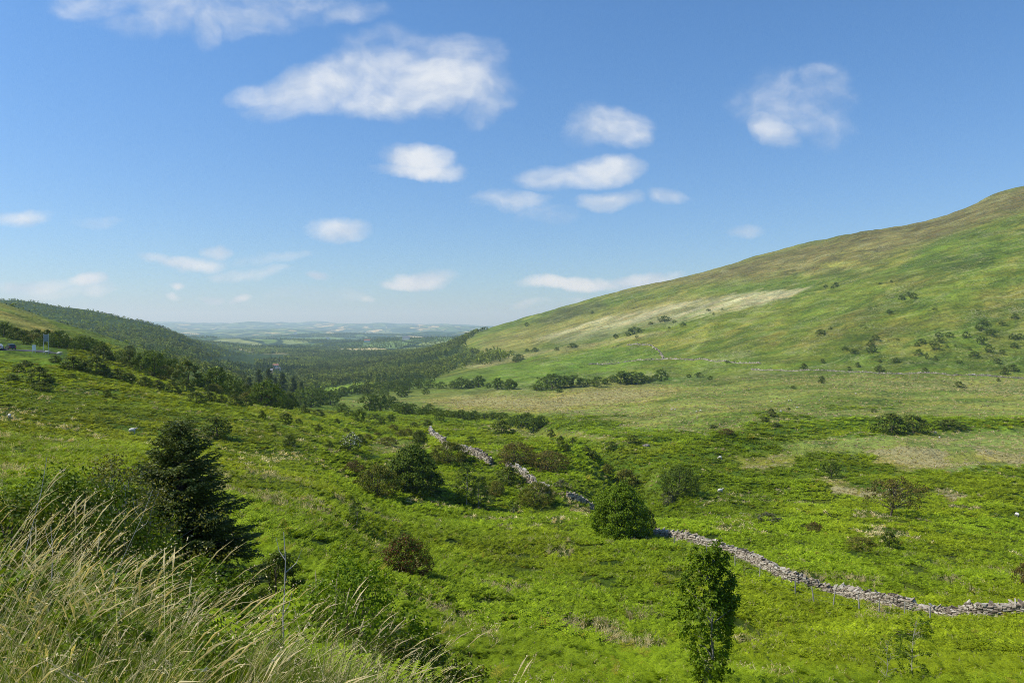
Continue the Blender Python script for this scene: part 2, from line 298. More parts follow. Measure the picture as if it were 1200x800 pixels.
# ------------------------------------------------------------------ mesh helpers
def mesh_from(name, verts, quads, mats, mat_index=None, smooth=False, attrs=None):
    me = bpy.data.meshes.new(name)
    verts = np.ascontiguousarray(verts, np.float32); quads = np.ascontiguousarray(quads, np.int32)
    nv, nf = len(verts), len(quads); k = quads.shape[1]
    me.vertices.add(nv); me.vertices.foreach_set('co', verts.ravel())
    me.loops.add(nf * k); me.loops.foreach_set('vertex_index', quads.ravel())
    me.polygons.add(nf); me.polygons.foreach_set('loop_start', np.arange(0, nf * k, k, dtype=np.int32))
    me.polygons.foreach_set('loop_total', np.full(nf, k, np.int32))
    if mat_index is not None: me.polygons.foreach_set('material_index', np.ascontiguousarray(mat_index, np.int32))
    me.polygons.foreach_set('use_smooth', np.full(nf, smooth, bool))
    for mt in mats: me.materials.append(mt)
    me.update(calc_edges=True)
    return me
class Q:
    """collects quads, then becomes one mesh"""
    def __init__(s): s.v = []; s.q = []; s.mi = []; s.n = 0
    def add(s, v, q, mi=0):
        v = np.asarray(v, float).reshape(-1, 3); q = np.asarray(q, int).reshape(-1, 4)
        s.v.append(v); s.q.append(q + s.n); s.mi.append(np.full(len(q), mi)); s.n += len(v)
    def tube(s, pts, rad, n=6, mi=0, cap=True):
        pts = np.asarray(pts, float); rad = np.asarray(rad, float) * np.ones(len(pts))
        d = np.gradient(pts, axis=0); d /= np.linalg.norm(d, axis=1)[:, None] + 1e-9
        up = np.array([0.31, 0.17, 0.93]); a = np.cross(d, up)
        bad = np.linalg.norm(a, axis=1) < 0.15
        a[bad] = np.cross(d[bad], [1.0, 0, 0]); a /= np.linalg.norm(a, axis=1)[:, None]
        b = np.cross(d, a); th = np.arange(n) * 2 * math.pi / n
        V = pts[:, None] + rad[:, None, None] * (np.cos(th)[None, :, None] * a[:, None] + np.sin(th)[None, :, None] * b[:, None])
        q = [[i * n + j, i * n + (j + 1) % n, (i + 1) * n + (j + 1) % n, (i + 1) * n + j] for i in range(len(pts) - 1) for j in range(n)]
        s.add(V, q, mi)
    def box(s, c, size, rot=0.0, mi=0, jit=0.0, tilt=0.0, bevel=0.0):
        x, y, z = [q / 2 for q in size]
        v = np.array([(-x, -y, -z), (x, -y, -z), (x, y, -z), (-x, y, -z), (-x, -y, z), (x, -y, z), (x, y, z), (-x, y, z)])
        if jit: v += rs.uniform(-jit, jit, v.shape) * np.array(size)
        if tilt:
            a, b = rs.normal(0, tilt, 2); v = v + np.stack([np.zeros(8), np.zeros(8), v[:, 0] * a + v[:, 1] * b], 1)
        cr, sr = math.cos(rot), math.sin(rot)
        v = np.stack([v[:, 0] * cr - v[:, 1] * sr, v[:, 0] * sr + v[:, 1] * cr, v[:, 2]], 1) + np.array(c)
        s.add(v, [(0, 3, 2, 1), (4, 5, 6, 7), (0, 1, 5, 4), (1, 2, 6, 5), (2, 3, 7, 6), (3, 0, 4, 7)], mi)
    def leaves(s, pos, size, nrm, mi=0, aspect=0.55, rng=rs):
        pos = np.asarray(pos); n = len(pos); size = np.ones(n) * size
        nrm = nrm / (np.linalg.norm(nrm, axis=1)[:, None] + 1e-9)
        t = rng.normal(size=(n, 3)); a = np.cross(nrm, t); a /= np.linalg.norm(a, axis=1)[:, None] + 1e-9
        b = np.cross(nrm, a); h = size[:, None] * 0.5
        V = np.stack([pos - a * h, pos + b * h * aspect, pos + a * h, pos - b * h * aspect], 1)
        s.add(V, np.arange(4 * n).reshape(n, 4), mi)
    def mesh(s, name, mats, smooth=False):
        return mesh_from(name, np.concatenate(s.v), np.concatenate(s.q), mats, np.concatenate(s.mi), smooth)
def link(o):
    col.objects.link(o); return o
def obj(name, me, parent=None, loc=None, link_it=True):
    o = bpy.data.objects.new(name, me)
    if link_it: col.objects.link(o)
    if parent: o.parent = parent
    if loc is not None: o.location = loc
    return o
def tag(o, label=None, cat=None, group=None, kind=None):
    if label: o['label'] = label
    if cat: o['category'] = cat
    if group: o['group'] = group
    if kind: o['kind'] = kind
    return o
def empty(name, loc, rz=0.0, **kw):
    o = bpy.data.objects.new(name, None); col.objects.link(o); o.location = loc; o.rotation_euler = (0, 0, rz)
    o.empty_display_size = 0.2
    return tag(o, **kw)

# ------------------------------------------------------------------ ground sheet
def poly_mask(u, v, poly, soft):
    poly = np.array(poly, float); inside = np.zeros(u.shape, bool); d = np.full(u.shape, 1e9)
    lo = poly.min(0) - soft * 2; hi = poly.max(0) + soft * 2
    sel = (u > lo[0]) & (u < hi[0]) & (v > lo[1]) & (v < hi[1])
    us, vs = u[sel], v[sel]; ins = np.zeros(us.shape, bool); ds = np.full(us.shape, 1e9)
    for i in range(len(poly)):
        (x1, y1), (x2, y2) = poly[i - 1], poly[i]
        c = (y1 > vs) != (y2 > vs)
        with np.errstate(all='ignore'): ins ^= c & (us < (x2 - x1) * (vs - y1) / (y2 - y1 + 1e-12) + x1)
        dx, dy = x2 - x1, y2 - y1; t = np.clip(((us - x1) * dx + (vs - y1) * dy) / (dx * dx + dy * dy + 1e-9), 0, 1)
        ds = np.minimum(ds, np.hypot(us - x1 - t * dx, vs - y1 - t * dy))
    out = np.zeros(u.shape); sd = np.where(ins, ds, -ds)
    out[sel] = sstep(-soft, soft, sd); return out
def bearing_mask(poly, soft, ymin=0, ymax=1e9, rag=6.0):
    """a patch of ground surveyed from the road: bearing and drop of its corners"""
    n1 = (fbm(XX / (YY * 0.035 + 1), np.log(YY) * 60, 61, 3) - 0.5) * 2 * rag * 2
    n2 = (fbm(XX / (YY * 0.02 + 1), np.log(YY) * 90 + 9, 62, 3) - 0.5) * 2 * rag * 0.5
    return poly_mask(UU + n1, PYG + n2, poly, soft) * ((YY > ymin) & (YY < ymax))
def paint():
    T = np.zeros(XX.shape + (3,)); T[:] = (0.060, 0.098, 0.016)
    S = np.zeros(XX.shape); G = np.full(XX.shape, 0.6)
    def put(mk, c): T[:] = T * (1 - mk[..., None]) + np.array(c) * mk[..., None]
    n_big = fbm(XX / 60, YY / 60, 71, 4); n_mid = fbm(XX / 15, YY / 15, 72, 3)
    put(sstep(0.5, 0.65, n_mid) * 0.7, (0.095, 0.125, 0.025))
    # left meadow a yellower green
    put(bearing_mask([(-400, 380), (40, 415), (160, 445), (260, 470), (420, 490), (420, 540), (250, 560), (-400, 640)], 14, 60, 420), (0.078, 0.122, 0.016))
    # right-hand hill turf
    hl = sstep(560, 640, YY) * sstep(470, 560, UU) * (1 - sstep(2300, 2500, YY))
    put(hl, (0.115, 0.150, 0.034))
    nh = fbm(XX / 190, YY / 120, 73, 5); nh2 = fbm((XX + YY) / 160, (YY - XX) / 45, 74, 4)
    put(hl * sstep(0.48, 0.62, nh2), (0.165, 0.180, 0.060))
    put(hl * sstep(0.48, 0.62, nh) * 0.7, (0.078, 0.125, 0.024))
    put(hl * sstep(0.56, 0.66, fbm((XX + YY * .5) / 70, (YY - XX * .5) / 18, 80, 4)) * 0.6, (0.062, 0.108, 0.020))
    top = bearing_mask([(700, 345), (800, 322), (900, 297), (1000, 272), (1130, 240), (1300, 180), (2200, 100), (2200, 150), (1300, 225), (1180, 252), (1080, 285), (1010, 312), (900, 326), (800, 334)], 10, 700, 2600, 8)
    put(top, (0.140, 0.130, 0.078))
    put(top * sstep(0.5, 0.6, fbm(XX / 400, (YY + XX * .4) / 22, 75, 3)) * 0.6, (0.100, 0.085, 0.052))
    put(bearing_mask([(940, 318), (985, 300), (1050, 280), (1060, 285), (1000, 312), (960, 330)], 8, 700, 2600, 8) * sstep(0.42, 0.6, fbm((XX + YY * .3) / 14, YY / 300, 76, 3)), (0.22, 0.225, 0.09))
    put(bearing_mask([(560, 402), (600, 388), (700, 366), (800, 346), (860, 345), (730, 385), (640, 404), (560, 420)], 8, 700, 2400, 7), (0.175, 0.172, 0.082))
    put(bearing_mask([(622, 377), (660, 362), (705, 352), (712, 360), (690, 366), (650, 379)], 4, 900, 2500, 4), (0.075, 0.09, 0.042))
    st = bearing_mask([(630, 398), (700, 374), (780, 357), (860, 345), (955, 336), (930, 349), (855, 364), (775, 380), (735, 390), (670, 402)], 3, 700, 2400, 8)
    st = st * (0.45 + 0.55 * sstep(.38, .56, fbm((XX + YY * .4) / 150, (YY - XX * .4) / 24, 81, 4)))
    put(st * 0.9, (0.38, 0.36, 0.40)); S += st * 0.45
    st = bearing_mask([(540, 428), (600, 415), (660, 406), (735, 394), (790, 388), (770, 393), (700, 405), (630, 416), (560, 432)], 3, 700, 2400, 6)
    put(st * 0.85, (0.27, 0.25, 0.20)); S += st * 0.35
    put(bearing_mask([(600, 420), (650, 396), (720, 382), (790, 373), (830, 366), (750, 392), (700, 402), (640, 410)], 5, 700, 2400, 5) * 0.7, (0.068, 0.105, 0.028))
    put(bearing_mask([(495, 447), (560, 434), (640, 420), (740, 404), (776, 409), (770, 418), (710, 440), (640, 452), (560, 452)], 4, 500, 2000, 4), (0.108, 0.168, 0.030))
    put(bearing_mask([(650, 432), (700, 412), (745, 405), (740, 414), (690, 432), (640, 446)], 8, 500, 2000, 4) * 0.6, (0.062, 0.108, 0.022))  # shadow lying on the green field, painted into the turf colour
    put(bearing_mask([(735, 440), (755, 425), (860, 420), (935, 431), (870, 438)], 3, 480, 2000, 3), (0.125, 0.175, 0.040))
    put(bearing_mask([(745, 447), (780, 441), (840, 441), (835, 449), (780, 452)], 2, 400, 2000, 3), (0.062, 0.122, 0.018))
    put(bearing_mask([(340, 466), (375, 456), (425, 447), (428, 455), (380, 463)], 2, 500, 1800, 2), (0.15, 0.225, 0.045))
    # pale moor on the valley floor
    moor = bearing_mask([(395, 470), (440, 461), (560, 456), (640, 459), (760, 450), (880, 440), (1000, 441), (2100, 436), (2100, 492), (1210, 492), (1100, 490), (980, 494), (860, 500), (760, 503), (690, 490), (560, 480), (440, 476)], 9, 250, 900, 10)
    put(moor, (0.146, 0.170, 0.080)); S += moor * 0.25; G += moor * 0.15
    put(moor * sstep(0.5, 0.64, fbm(XX / 90, YY / 22, 77, 4)) * 0.85, (0.088, 0.128, 0.040))
    st = bearing_mask([(500, 470), (560, 463), (640, 465), (720, 452), (800, 456), (760, 470), (640, 482), (540, 479)], 6, 270, 900, 8)
    put(st * 0.8, (0.27, 0.245, 0.125)); S += st * 0.4
    st = bearing_mask([(900, 440), (1000, 436), (1200, 446), (1200, 466), (1080, 458), (980, 455), (930, 450)], 5, 270, 900, 8); S += st * 0.3
    st = bearing_mask([(760, 502), (830, 498), (880, 497), (870, 508), (790, 510)], 4, 150, 900, 6); S += st * 0.35
    # green flush and the pale enclosure on the right
    put(bearing_mask([(860, 498), (1000, 490), (1210, 488), (2100, 480), (2100, 508), (1210, 508), (1050, 512), (930, 514)], 4, 150, 600, 4), (0.075, 0.125, 0.018))
    fd = bearing_mask([(905, 524), (1000, 513), (1120, 509), (1300, 500), (1300, 545), (1200, 546), (1100, 552), (1040, 540), (985, 532)], 8, 110, 500, 11)
    put(fd, (0.156, 0.190, 0.095)); S += fd * 0.28; G -= fd * 0.3
    for pl_, a in [([(1010, 530), (1060, 520), (1110, 530), (1110, 548), (1050, 552)], .5), ([(950, 562), (980, 560), (1010, 574), (1050, 582), (1020, 584), (975, 576)], .6), ([(1080, 575), (1110, 572), (1140, 585), (1110, 590)], .5),
                   ([(860, 540), (940, 530), (930, 548), (870, 552)], .35), ([(1140, 528), (1200, 532), (1200, 545), (1150, 540)], .5), ([(660, 588), (700, 596), (692, 606), (664, 600)], .7),
                   ([(545, 500), (600, 499), (660, 506), (720, 512), (700, 518), (620, 512)], .3), ([(440, 512), (500, 520), (500, 540), (430, 530)], .2)]:
        k_ = bearing_mask(pl_, 3, 60, 600, 7); put(k_ * a, (0.27, 0.245, 0.115)); S += k_ * a * 0.8
    # bleached tufts through the bracken in front
    S += sstep(0.56, 0.68, fbm(XX / 5, YY / 5, 78, 4)) * 0.42 * sstep(25, 40, YY) * (1 - sstep(250, 400, YY))
    # left hill: worn track and rough turf
    gl = sstep(230, 280, YY) * (1 - sstep(560, 660, YY)) * (1 - sstep(200, 260, UU))
    put(gl, (0.085, 0.120, 0.022))
    tr = bearing_mask([(-300, 296), (-100, 340), (0, 364), (30, 374), (66, 388), (80, 395), (60, 396), (20, 382), (-20, 370), (-100, 352), (-300, 310)], 3, 230, 640, 4)
    put(tr * 0.8, (0.20, 0.18, 0.085))
    tr = bearing_mask([(-300, 284), (0, 352), (30, 362), (66, 382), (60, 384), (10, 364)], 2, 230, 640, 3)
    put(tr * 0.35, (0.20, 0.18, 0.085))
    # wooded ground
    wd = (1 - sstep(330, 500, UU)) * sstep(640, 760, YY) * (1 - sstep(3000, 3600, YY))
    wd = np.maximum(wd, bearing_mask([(300, 470), (380, 460), (430, 455), (488, 448), (505, 442), (540, 428), (596, 422), (594, 417), (560, 414), (538, 410), (544, 398), (562, 386), (556, 376), (500, 392), (300, 400)], 5, 700, 3200, 4))
    wd *= 1 - bearing_mask([(340, 466), (375, 456), (425, 447), (428, 455), (380, 463)], 2, 500, 1800, 2)
    put(wd, (0.030, 0.052, 0.018)); S *= 1 - wd
    # bank of the road
    P = sstep(2400, 3200, YY); S *= 1 - P
    tone = 0.72 + 0.56 * fbm(XX / 38, YY / 38, 79, 4)
    T *= (1 + (tone[..., None] - 1) * 0.8)
    T *= 1 + hl[..., None] * (np.array([1.0, .99, 1.1]) - 1)
    T *= np.array([1.42, 1.48, 0.60])
    T *= (1 - 0.18 * hl)[..., None]
    T *= (1 - 0.45 * (1 - sstep(60, 200, YY)))[..., None]  # near ground colour darkened to stand in for shade beneath the bracken
    return T, np.clip(S, 0, 1), P, np.clip(G, 0, 1), wd, np.clip(hl + gl * .8, 0, 1) * (1 - wd)
T_, S_, P_, G_, WOOD, FAR = paint()
nu, nl = XX.shape
idx = np.arange(nu * nl).reshape(nu, nl)
quads = np.stack([idx[:-1, :-1], idx[1:, :-1], idx[1:, 1:], idx[:-1, 1:]], -1).reshape(-1, 4)
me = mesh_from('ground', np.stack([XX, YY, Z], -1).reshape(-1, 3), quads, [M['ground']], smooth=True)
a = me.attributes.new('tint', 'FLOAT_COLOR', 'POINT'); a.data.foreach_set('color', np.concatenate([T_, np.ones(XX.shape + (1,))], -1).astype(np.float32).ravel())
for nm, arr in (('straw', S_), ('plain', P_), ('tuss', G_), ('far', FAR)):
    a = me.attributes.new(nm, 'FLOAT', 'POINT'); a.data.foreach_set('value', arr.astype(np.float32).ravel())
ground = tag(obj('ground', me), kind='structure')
def lookup(A, x, y):
    u = np.clip(CX + F * x / y, ug[0], ug[-1]); i = np.interp(u, ug, ui).astype(int); j = np.clip((np.log(y) - lg[0]) / 0.0085, 0, len(lg) - 1).astype(int)
    return A[i, j]
# ------------------------------------------------------------------ leaf and bark materials
M['bark'] = plain_material('bark', (0.11, 0.085, 0.06), 0.9, 0.4, 9, 0.15, bump=0.01)
M['pale_bark'] = plain_material('pale_bark', (0.34, 0.31, 0.26), 0.85, 0.35, 14, 0.2, bump=0.004)
M['dead_wood'] = plain_material('dead_wood', (0.46, 0.42, 0.36), 0.85, 0.25, 20, 0.2)
M['leaf_mid'] = leaf_material('leaf_mid', (0.092, 0.160, 0.012), spec=.12)
M['leaf_dark'] = leaf_material('leaf_dark', (0.076, 0.128, 0.015), 0.22, spec=.12)
M['leaf_bright'] = leaf_material('leaf_bright', (0.13, 0.235, 0.012), 0.35, spec=.12)
M['leaf_olive'] = leaf_material('leaf_olive', (0.140, 0.165, 0.030), 0.25, spec=.1)
M['leaf_brown'] = leaf_material('leaf_brown', (0.115, 0.10, 0.036), 0.2, spec=.1)
M['leaf_russet'] = leaf_material('leaf_russet', (0.125, 0.055, 0.02), 0.25, hue=(1.2, 1.1, .8))
M['leaf_grey'] = leaf_material('leaf_grey', (0.105, 0.125, 0.065), 0.2)
M['needle'] = leaf_material('needle', (0.082, 0.128, 0.036), 0.25, spec=0.2)
M['blossom'] = leaf_material('blossom', (0.50, 0.50, 0.40), 0.1, var=.15, hue=(1, 1, 1))
M['forest_leaf'] = leaf_material('forest_leaf', (0.18, 0.25, 0.045), 0.25, spec=.08, inst=True, scale=0.3)

def envelope(t, style):
    if style == 'round': return np.sqrt(np.clip(1 - (2 * t - 0.9) ** 2 / 1.25, 0, 1))
    if style == 'dome': return np.sqrt(np.clip(1 - t ** 2.2, 0, 1)) * (0.85 + 0.15 * np.sin(t * 3))
    if style == 'cone': return (1 - t) ** 0.75 * 0.95 + 0.06
    if style == 'column': return np.clip(np.sin(np.clip(t, 0, 1) * 2.7 + 0.35), 0, 1) ** 0.6
    if style == 'upcol': return np.clip(0.62 + 0.38 * np.sin(t * 4.4 - 1.3), 0, 1) * np.sqrt(np.clip((1.02 - t) / .25, 0, 1))
    if style == 'flat': return np.clip(np.sin(t * 2.6 + 0.5), 0, 1) ** 0.7
def grow(seed, h, w, base, style, ncl, per, leaf, mats, bark='bark', lean=0.0, limb=18, rag=0.35, crad=0.15, trunk=0.035, blossom=0.0, stems=1, sides=6, droop=0.0):
    """returns trunk mesh, crown mesh; unit scale metres"""
    rng = np.random.RandomState(seed)
    t = rng.uniform(0.0, 1.0, ncl) ** (0.85); ang = rng.uniform(0, 2 * math.pi, ncl)
    rad = envelope(t, style) * w / 2 * (0.35 + 0.65 * rng.uniform(0, 1, ncl) ** 0.45)
    rad *= 1 - rag / 2 + rag * vnoise(np.cos(ang) * 1.7 + 7 + t * 3, np.sin(ang) * 1.7 + 9 - t * 2, seed)*1.4
    z = base + t * (h - base) * (1 - 0.12 * rng.uniform(0, 1, ncl)) + rng.normal(0, 0.02 * h, ncl)
    C = np.stack([np.cos(ang) * rad + lean * z, np.sin(ang) * rad, z], 1)
    T = Q()
    lo = 0.0
    for s_ in range(stems):
        off = rng.normal(0, 0.04 * w, 2) if stems > 1 else np.zeros(2)
        spread = rng.normal(0, 0.13 * w, 2) if stems > 1 else np.zeros(2)
        zz = np.linspace(-0.12 * min(1, h / 4), h * 0.8, 9)
        wob = np.cumsum(rng.normal(0, 0.012 * h, (9, 2)), 0); wob[0] = 0
        P = np.stack([off[0] + wob[:, 0] + spread[0] * zz / h + lean * np.maximum(zz, 0), off[1] + wob[:, 1] + spread[1] * zz / h, zz], 1)
        r0 = trunk * h / (1 if stems == 1 else 1.7)
        T.tube(P, np.linspace(r0, r0 * 0.2, 9) * np.array([1.35] + [1] * 8), sides)
        for c in C[rng.choice(ncl, min(ncl, max(3, limb // stems)), False)]:
            zs = max(base * 0.7, c[2] - rng.uniform(0.25, 0.5) * np.hypot(c[0] - lean * c[2], c[1]) - 0.04 * h)
            zs = min(max(zs, 0.03 * h), h * 0.75); a = np.array([np.interp(zs, zz, P[:, i]) for i in range(3)])
            mid = (a + c) / 2 + np.array([0, 0, 0.05 * h]) + rng.normal(0, 0.02 * h, 3)
            tt = np.linspace(0, 1, 5)[:, None]; B = a * (1 - tt) ** 2 + 2 * mid * tt * (1 - tt) + c * tt ** 2
            T.tube(B, np.linspace(r0 * 0.42 * (1 - zs / h * 0.6), r0 * 0.07, 5), max(3, sides - 2))
    L = Q()
    n = ncl * per; ci = np.repeat(np.arange(ncl), per)
    cr = crad * w * rng.uniform(0.6, 1.25, ncl)[ci]
    d = rng.normal(size=(n, 3)); d /= np.linalg.norm(d, axis=1)[:, None]
    rr = rng.uniform(0, 1, n) ** 0.5
    off = d * (rr * cr)[:, None]; off[:, 2] *= 0.72; off[:, 2] -= droop * rr * cr
    pos = C[ci] + off; pos[:, 2] = np.maximum(pos[:, 2], 0.01 * h + rng.uniform(0, 0.05 * h, n))
    ctr = np.array([lean * (base + h) / 2, 0, base + (h - base) * 0.42])
    out = pos - ctr; out /= np.linalg.norm(out, axis=1)[:, None] + 1e-9
    nrm = rng.normal(0, 0.62, (n, 3)) + 0.55 * out + 0.5 * d + np.array([0, 0, 0.35])
    size = leaf * rng.uniform(0.6, 1.35, n)
    mi = np.zeros(n, int)
    bl = rng.uniform(0, 1, n) < blossom * (out[:, 2] > -0.2)
    L.leaves(pos[~bl], size[~bl], nrm[~bl], 0, 0.62, rng)
    if bl.any(): L.leaves(pos[bl], size[bl] * 0.9, nrm[bl], 1, 0.9, rng)
    return T.mesh('trunk', [M[bark]]), L.mesh('crown', [M[x] for x in mats])

def conifer(seed, h, w, whorl, per, step, leafw, bark='bark', base=0.05):
    """branches in tiers, each carrying side twigs clothed in needles"""
    rng = np.random.RandomState(seed); T = Q(); L = Q()
    T.tube([(0, 0, -0.1), (0.02, 0, h * 0.3), (0, 0.02, h * 0.7), (0, 0, h)], [0.022 * h, 0.017 * h, 0.008 * h, 0.001 * h], 7)
    z = base * h; P = []; Nn = []; D = []; S = []
    while z < h * 0.99:
        tz = z / h
        for b in range(per):
            a = rng.uniform(0, 2 * math.pi); ln = (1 - tz) ** 0.85 * w / 2 * rng.uniform(0.8, 1.12) + 0.02 * h
            up = 0.35 * tz + rng.normal(0.0, 0.1) + 0.1; k = np.linspace(0, 1, 7)
            x = k * ln; zz = z + up * x - 0.28 * x * x / (w / 2) + 0.12 * ln * k ** 3 + rng.uniform(-.5, .5) * whorl
            B = np.stack([np.cos(a) * x, np.sin(a) * x, zz], 1)
            T.tube(B, np.linspace(0.006 * h * (1 - tz) + 0.004, 0.002, 7), 3)
            nt = max(4, int(ln / step))
            for kk in np.linspace(0.12, 1, nt):
                pt = np.array([np.interp(kk, k, B[:, i]) for i in range(3)])
                tl = ln * 0.34 * (1.08 - kk) + 0.04 * h * 0.5
                for sgn in (-1, 1):
                    da = a + sgn * rng.uniform(0.6, 1.0); dv = np.array([math.cos(da), math.sin(da), rng.uniform(-0.35, 0.12)])
                    m_ = max(1, int(tl / (leafw * 2.2)))
                    for q_ in range(m_):
                        P.append(pt + dv * tl * (q_ + 0.5) / m_); D.append(dv); S.append(tl / m_ * 1.25)
        z += whorl * rng.uniform(0.75, 1.25)
    for q_ in np.linspace(0.9 * h, h, 8): P.append(np.array([0, 0, q_])); D.append(np.array([0, 0, 1.0])); S.append(leafw * 2)
    P = np.array(P); D = np.array(D); S = np.array(S); D /= np.linalg.norm(D, axis=1)[:, None]
    for k_ in range(3):
        nn = np.cross(D, rng.normal(size=D.shape)); nn /= np.linalg.norm(nn, axis=1)[:, None]
        pj = P + rng.normal(0, leafw * 0.4, P.shape); dj = D + rng.normal(0, 0.25, D.shape)
        V = np.stack([pj - dj * S[:, None] / 2, pj + nn * leafw * .5, pj + dj * S[:, None] / 2, pj - nn * leafw * .5], 1)
        L.add(V, np.arange(4 * len(P)).reshape(-1, 4))
    return T.mesh('trunk', [M[bark]]), L.mesh('crown', [M['needle']])

PROTO = {}
def kind(name, variants, hw):       # hw = natural height, width of the prototype
    PROTO[name] = (variants, hw)
# small in the picture
kind('round', [grow(100 + i, 8, 8, 0.7, 'round', 90, 30, 0.5, ['leaf_mid', 'leaf_dark'], limb=10, crad=.13, rag=.65, blossom=.3) for i in range(4)], (8, 8))
kind('darkround', [grow(110 + i, 5, 5.5, 0.1, 'dome', 80, 30, 0.36, ['leaf_dark', 'leaf_olive'], limb=8, crad=.125, rag=.75, blossom=.25) for i in range(3)], (5, 5.5))
kind('thorn', [grow(120 + i, 4, 5, 0.5, 'flat', 60, 26, 0.32, ['leaf_dark'], lean=0.10, limb=12, crad=.14, rag=.5) for i in range(4)], (4, 5))
kind('olive', [grow(130 + i, 3.2, 5.5, 0.05, 'dome', 100, 28, 0.28, ['leaf_olive'], lean=0.08, limb=10, crad=.13, stems=3, rag=.3) for i in range(3)], (3.2, 5.5))
kind('brown', [grow(140 + i, 3.2, 6, 0.15, 'dome', 90, 24, 0.26, ['leaf_brown'], lean=0.2, limb=18, crad=.12, stems=3, rag=.4) for i in range(3)], (3.2, 6))
kind('grey', [grow(150 + i, 2.5, 4, 0.1, 'dome', 36, 26, 0.26, ['leaf_grey'], limb=10, crad=.13, stems=3) for i in range(2)], (2.5, 4))
kind('pine', [conifer(160 + i, 10, 5, 0.6, 5, 0.7, 0.42) for i in range(3)], (10, 5))
kind('young', [grow(170 + i, 4, 1.9, 0.6, 'column', 34, 30, 0.20, ['leaf_mid'], 'pale_bark', limb=12, crad=.16, trunk=.02) for i in range(3)], (4, 1.9))
kind('blossom', [grow(180, 4.5, 4.5, 0.2, 'dome', 44, 50, 0.26, ['leaf_dark', 'blossom'], limb=10, crad=.15, blossom=.32)], (4.5, 4.5))
def place(knd, u, v, wpx, hpx, label, cat, group=None, parts=True, name=None, rz=None, yy=None, variant=None, ymin=0):
    vs, (ph, pw) = PROTO[knd]
    if yy is None: x, Y, z = spot(u, v, ymin)
    else: Y = yy; x = (u - CX) / F * Y; z = float(H(x, Y))
    sx = wpx / F * Y / pw; sz = hpx / F * Y / ph
    i = rs.randint(len(vs)) if variant is None else variant
    t, c = vs[i]; rz = rs.uniform(-.5, .5) if rz is None else rz
    nm = name or {'pine': 'pine_tree', 'round': 'broadleaf_tree', 'young': 'young_tree', 'thorn': 'hawthorn_tree', 'blossom': 'hawthorn_tree'}.get(knd, 'shrub')
    e = empty(nm, (x, Y, z - 0.05 * sz), rz, label=label, cat=cat, group=group); e.scale = (sx, sx, sz)
    a = obj('trunk', t, e); b = obj('crown', c, e)
    return e
# ------------------------------------------------------------------ single trees and shrubs, each at its own place
def many(knd, rows, label, cat, group, jit=0, name=None, k=1.0):
    for r in rows:
        u, v, w_, h_ = r[:4]; w_ *= k; h_ *= k
        place(knd, u, v, w_, h_, label, cat, group, name=name)
# ---- shrubs one can tell apart
kind('bigdark', [grow(220, 6, 6.6, 0.1, 'dome', 260, 90, 0.22, ['leaf_dark', 'leaf_mid'], limb=16, crad=.095, stems=3, blossom=.35)], (6, 6.6))
kind('hdolive', [grow(221 + i, 3.2, 5.5, 0.03, 'dome', 190, 52, 0.14, ['leaf_olive', 'leaf_mid'], limb=30, crad=.075, stems=5, lean=.1, blossom=.25) for i in range(2)], (3.2, 5.5))
kind('hdbrown', [grow(224 + i, 3.0, 6, 0.1, 'dome', 170, 42, 0.13, ['leaf_brown', 'leaf_olive'], limb=40, crad=.075, stems=5, lean=.2, blossom=.45) for i in range(2)], (3.0, 6))
kind('hdyoung', [grow(227 + i, 4, 1.9, 0.45, 'column', 90, 48, 0.10, ['leaf_mid', 'leaf_dark'], 'pale_bark', limb=20, crad=.14, trunk=.014, blossom=.4, rag=.3) for i in range(2)], (4, 1.9))
place('bigdark', 485, 577, 64, 56, 'large dark green rounded tree between olive scrub and the old wall', 'tree', name='broadleaf_tree', variant=0)
place('hdolive', 440, 580, 58, 36, 'wide olive scrub pressed against the left side of the large dark tree', 'shrub')
place('hdolive', 524, 541, 50, 24, 'olive brown scrub behind the large dark rounded tree', 'shrub')
place('darkround', 490, 519, 16, 15, 'small dark round tree above the olive scrub at the head of the wall', 'shrub')
place('hdyoung', 545, 592, 26, 50, 'young green tree with pale trunk, taller of a pair right of the large dark tree', 'tree', variant=0)
place('hdyoung', 562, 594, 22, 38, 'young dark green tree, shorter of a pair right of the large dark tree', 'tree', variant=1)
place('olive', 581, 579, 20, 16, 'low olive scrub behind the pair of young trees', 'shrub')
place('darkround', 596, 566, 34, 20, 'flat dark green thicket just left of the broken wall', 'shrub')
place('hdolive', 628, 590, 46, 26, 'olive thicket right below the broken middle wall', 'shrub')
place('young', 601, 602, 13, 17, 'tiny dark sapling in bracken below the olive thicket', 'tree', variant=2)
place('hdyoung', 417, 618, 21, 34, 'small lone young tree with thin bare trunk amid bracken', 'tree', variant=0)
place('darkround', 429, 622, 11, 7, 'tiny dark bush beside the lone young tree', 'shrub')
place('brown', 412, 554, 26, 14, 'low brown scrub left of the olive scrub', 'shrub')
kind('russet', [grow(200, 2.6, 3.5, 0.02, 'dome', 220, 80, 0.095, ['leaf_russet', 'leaf_mid'], limb=18, crad=.10, blossom=.55, stems=4)], (2.6, 3.5))
place('russet', 473, 671, 60, 44, 'rounded russet and green bush alone in the bracken', 'shrub')
kind('neardark', [grow(205, 2.4, 2.0, 0.05, 'dome', 90, 90, 0.075, ['leaf_dark'], limb=20, crad=.11, stems=4)], (2.4, 2.0))
place('neardark', 325, 716, 62, 74, 'dark shady bush behind the pale leafy sapling near the roadside', 'shrub')
kind('bigbright', [grow(210, 5, 5.6, 0.02, 'dome', 340, 110, 0.155, ['leaf_bright', 'leaf_mid'], limb=14, crad=.095, stems=4, blossom=.35, rag=.25)], (5, 5.6))
place('bigbright', 729, 630, 68, 64, 'big bright green rounded bush where the stone wall breaks off', 'shrub')
